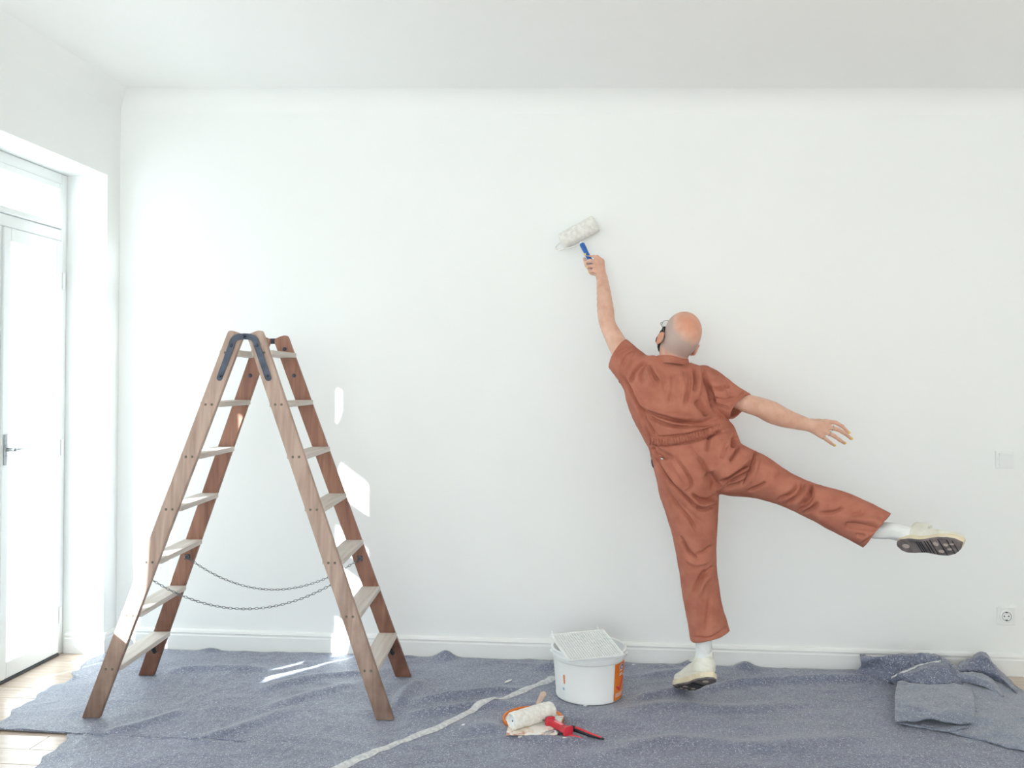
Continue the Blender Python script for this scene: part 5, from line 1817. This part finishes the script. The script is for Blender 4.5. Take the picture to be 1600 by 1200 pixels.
# ---- sneakers (toe along +x, sole at z = 0)
def hwid(x):
    t = (x + 0.145) / 0.29
    w_ = np.interp(t, [0, .04, .12, .25, .42, .6, .72, .85, .94, 1.0], [0.0, .022, .034, .037, .033, .043, .0475, .041, .026, 0.0])
    return float(w_)


def centre(x, s):
    t = (x + 0.145) / 0.29
    return s * float(np.interp(t, [0, .3, .6, 1], [0, .004, -.002, .006]))


def outline(s, off=0.0, n=44):
    xs = -0.0 - 0.1445 * np.cos(np.linspace(0, math.pi, n))
    L_ = [(x * (1 + off / 0.145), centre(x, s) + hwid(x) + (off if 0 < i < n - 1 else 0)) for i, x in enumerate(xs)]
    R_ = [(x * (1 + off / 0.145), centre(x, s) - hwid(x) - (off if 0 < i < n - 1 else 0)) for i, x in enumerate(xs)]
    return L_ + R_[::-1][1:-1]


def spring(x, up):
    """toe spring"""
    return up + 0.016 * max(0, (x - 0.07) / 0.075) ** 2 + 0.004 * max(0, (-x - 0.11) / 0.035) ** 2


def slab(layers, s):
    """stack of outline rings: (offset, z)"""
    V = []
    for off, z in layers:
        for x, y in outline(s, off): V.append((x, y, spring(x, z)))
    n = len(outline(s))
    h_ = n // 2 + 1                                   # left side 0..h_-1, right side runs back from n-1
    Fc = []
    for i in range(h_ - 1):
        l0, l1 = i, i + 1
        r0, r1 = (n - i) % n, (n - i - 1)
        q_ = [l0, l1, r1, r0]
        q_ = [v_ for j, v_ in enumerate(q_) if v_ not in q_[:j]]
        if len(q_) > 2:
            Fc.append(tuple(q_)); Fc.append(tuple(v_ + (len(layers) - 1) * n for v_ in q_[::-1]))
    Fc += [(i * n + k, i * n + (k + 1) % n, (i + 1) * n + (k + 1) % n, (i + 1) * n + k) for i in range(len(layers) - 1) for k in range(n)]
    return np.array(V), Fc


def sneaker(s, MM, lab):
    sf = Field((-0.19, -0.08, -0.01), (0.19, 0.08, 0.17), 0.0034)
    sf.ell((-0.082, 0, 0.062), (0.056, 0.040, 0.050), None, 0.02)
    sf.ell((-0.01, centre(0, s), 0.052), (0.095, 0.040, 0.044), None, 0.02)
    sf.ell((0.070, centre(.07, s), 0.040), (0.072, 0.046, 0.030), None, 0.02)
    sf.cone((-0.072, 0, 0.075), (-0.078, 0, 0.108), 0.042, 0.039, 0.015)
    sf.cone((-0.03, 0, 0.085), (-0.052, 0, 0.125), 0.024, 0.020, 0.012)      # tongue
    sf.cone((-0.072, 0, 0.085), (-0.085, 0, 0.17), 0.031, 0.034, 0.006, 'sub')
    sf.cut((0, 0, 0.020), (0, 0, -1), 0.3)
    v, q = sf.mesh(1)
    v[:, 2] += np.array([spring(x, 0) for x in v[:, 0]]) * 0.8
    nn2 = vnormals(v, q)
    # panel seams pressed into the leather
    d = np.zeros(len(v))
    for pl2, dp in (([(-0.13, 0.05), (-0.09, 0.075), (-0.045, 0.072), (-0.02, 0.04)], -.004), ([(0.035, 0.03), (0.045, 0.055), (0.03, 0.08)], -.004), ([(-0.02, 0.095), (0.03, 0.062), (0.05, 0.03)], -.0035), ([(-0.1, 0.03), (0, 0.045), (0.06, 0.036), (0.12, 0.05)], -.003)):
        dd, t = segdist(v[:, [0, 2]], catmull(np.array(pl2), 5))
        d += dp * np.exp(-(dd / 0.0035) ** 2)
    v = v + nn2 * d[:, None]
    up = obj('sneaker_upper', xf((v, q), MM), M['shoe'], person, True)
    up['label'] = lab
    obj('midsole', xf(slab([(0.0005, 0.006), (0.0025, 0.010), (0.0032, 0.018), (0.0015, 0.028), (-0.003, 0.030)], s), MM), M['midsole'], up, True, 50)
    os_ = obj('outsole', xf(slab([(-0.003, 0.0), (0.001, 0.002), (0.0015, 0.007), (-0.002, 0.0075)], s), MM), M['outsole'], up, True, 40)
    # worn tread: pale pods and grooves
    pods = []
    for cx_, cy_, rx_, ry_ in ((-0.098, 0.006, 0.016, 0.011), (0.045, 0.018, 0.011, 0.011), (0.05, -0.022, 0.012, 0.008), (0.085, 0.012, 0.010, 0.007), (0.09, -0.012, 0.010, 0.006), (0.108, 0.012, 0.012, 0.004)):
        pods.append(prism([(cx_ + rx_ * math.cos(t), s * cy_ + ry_ * math.sin(t)) for t in np.linspace(0, 2 * math.pi, 15)[:-1]], 0.003, frame_m((1, 0, 0), (0, 1, 0), (0, 0, 1), (0, 0, spring(cx_, -0.0022)))))
    obj('tread_pod', xf(join(*pods), MM), mat('pale_tread', S(200, 186, 176), S(178, 164, 156), 30, 0.7), os_)
    gro = []
    for x in (-0.038, -0.028, -0.018, 0.0, 0.012):
        gro.append(box(x - 0.002, x + 0.002, -hwid(x) * 0.85, hwid(x) * 0.85, -0.0015, 0.001))
    for x in (0.028, 0.066, 0.1, 0.118):
        z_ = spring(x, 0)
        gro.append(box(x - 0.0015, x + 0.0015, -hwid(x) * 0.9, hwid(x) * 0.9, z_ - 0.0016, z_ + 0.001))
    obj('tread_groove', xf(join(*gro), MM), M['black'], os_)
    # laces
    for i in range(5):
        x = -0.022 + i * 0.015
        zt = 0.102 - i * 0.0085
        c2 = catmull([(x - 0.002, -0.026, zt - 0.012), (x, -0.014, zt - 0.001), (x + 0.001, 0, zt + 0.002), (x, 0.014, zt - 0.001), (x - 0.002, 0.026, zt - 0.012)], 4)
        obj('lace', xf(tube(c2, 0.0028, 6), MM), M['lace'], up, True)
    for sg in (-1, 1):
        bow = catmull([(-0.026, 0, 0.108), (-0.02, sg * 0.018, 0.112), (-0.012, sg * 0.034, 0.098), (-0.018, sg * 0.03, 0.092), (-0.026, sg * 0.01, 0.104)], 5)
        obj('lace_bow', xf(tube(bow, 0.002, 6), MM), M['lace'], up, True)
    obj('heel_tab', xf(box(-0.1245, -0.1195, -0.009, 0.009, 0.085, 0.12, 0.002), MM), M['shoe'], up)
    return up


def place(xd, zd, local, world):
    xd = unit(xd); zd = np.array(zd, float); zd = unit(zd - xd * (zd @ xd)); yd = np.cross(zd, xd)
    Mx = frame_m(xd, yd, zd, (0, 0, 0))
    o_ = np.array(world) - Mx[:3, :3] @ np.array(local, float)
    return frame_m(xd, yd, zd, o_)


M_st = place((-0.42, 0.78, -0.44), (0.12, 0.45, 0.88), (-0.078, 0, 0.095), P(1101, 1032, -0.508))
low = xf(slab([(-0.003, 0.0)], 1), M_st)[0]
low = low[np.argmin(low[:, 2])]
M_st[2, 3] += zcloth(low[0], low[1]) + 0.0005 - low[2]      # the toe just presses on the cloth
sneaker(1, M_st, 'white sneaker on tiptoe on the cloth')
M_rs = place((0.60, -0.78, 0.16), (0.56, 0.58, 0.56), (-0.128, 0, 0.055), P(1411, 840, -0.69))
M_rs[:3, :3] *= 0.90
sneaker(-1, M_rs, 'white sneaker held in the air, worn grey sole showing')
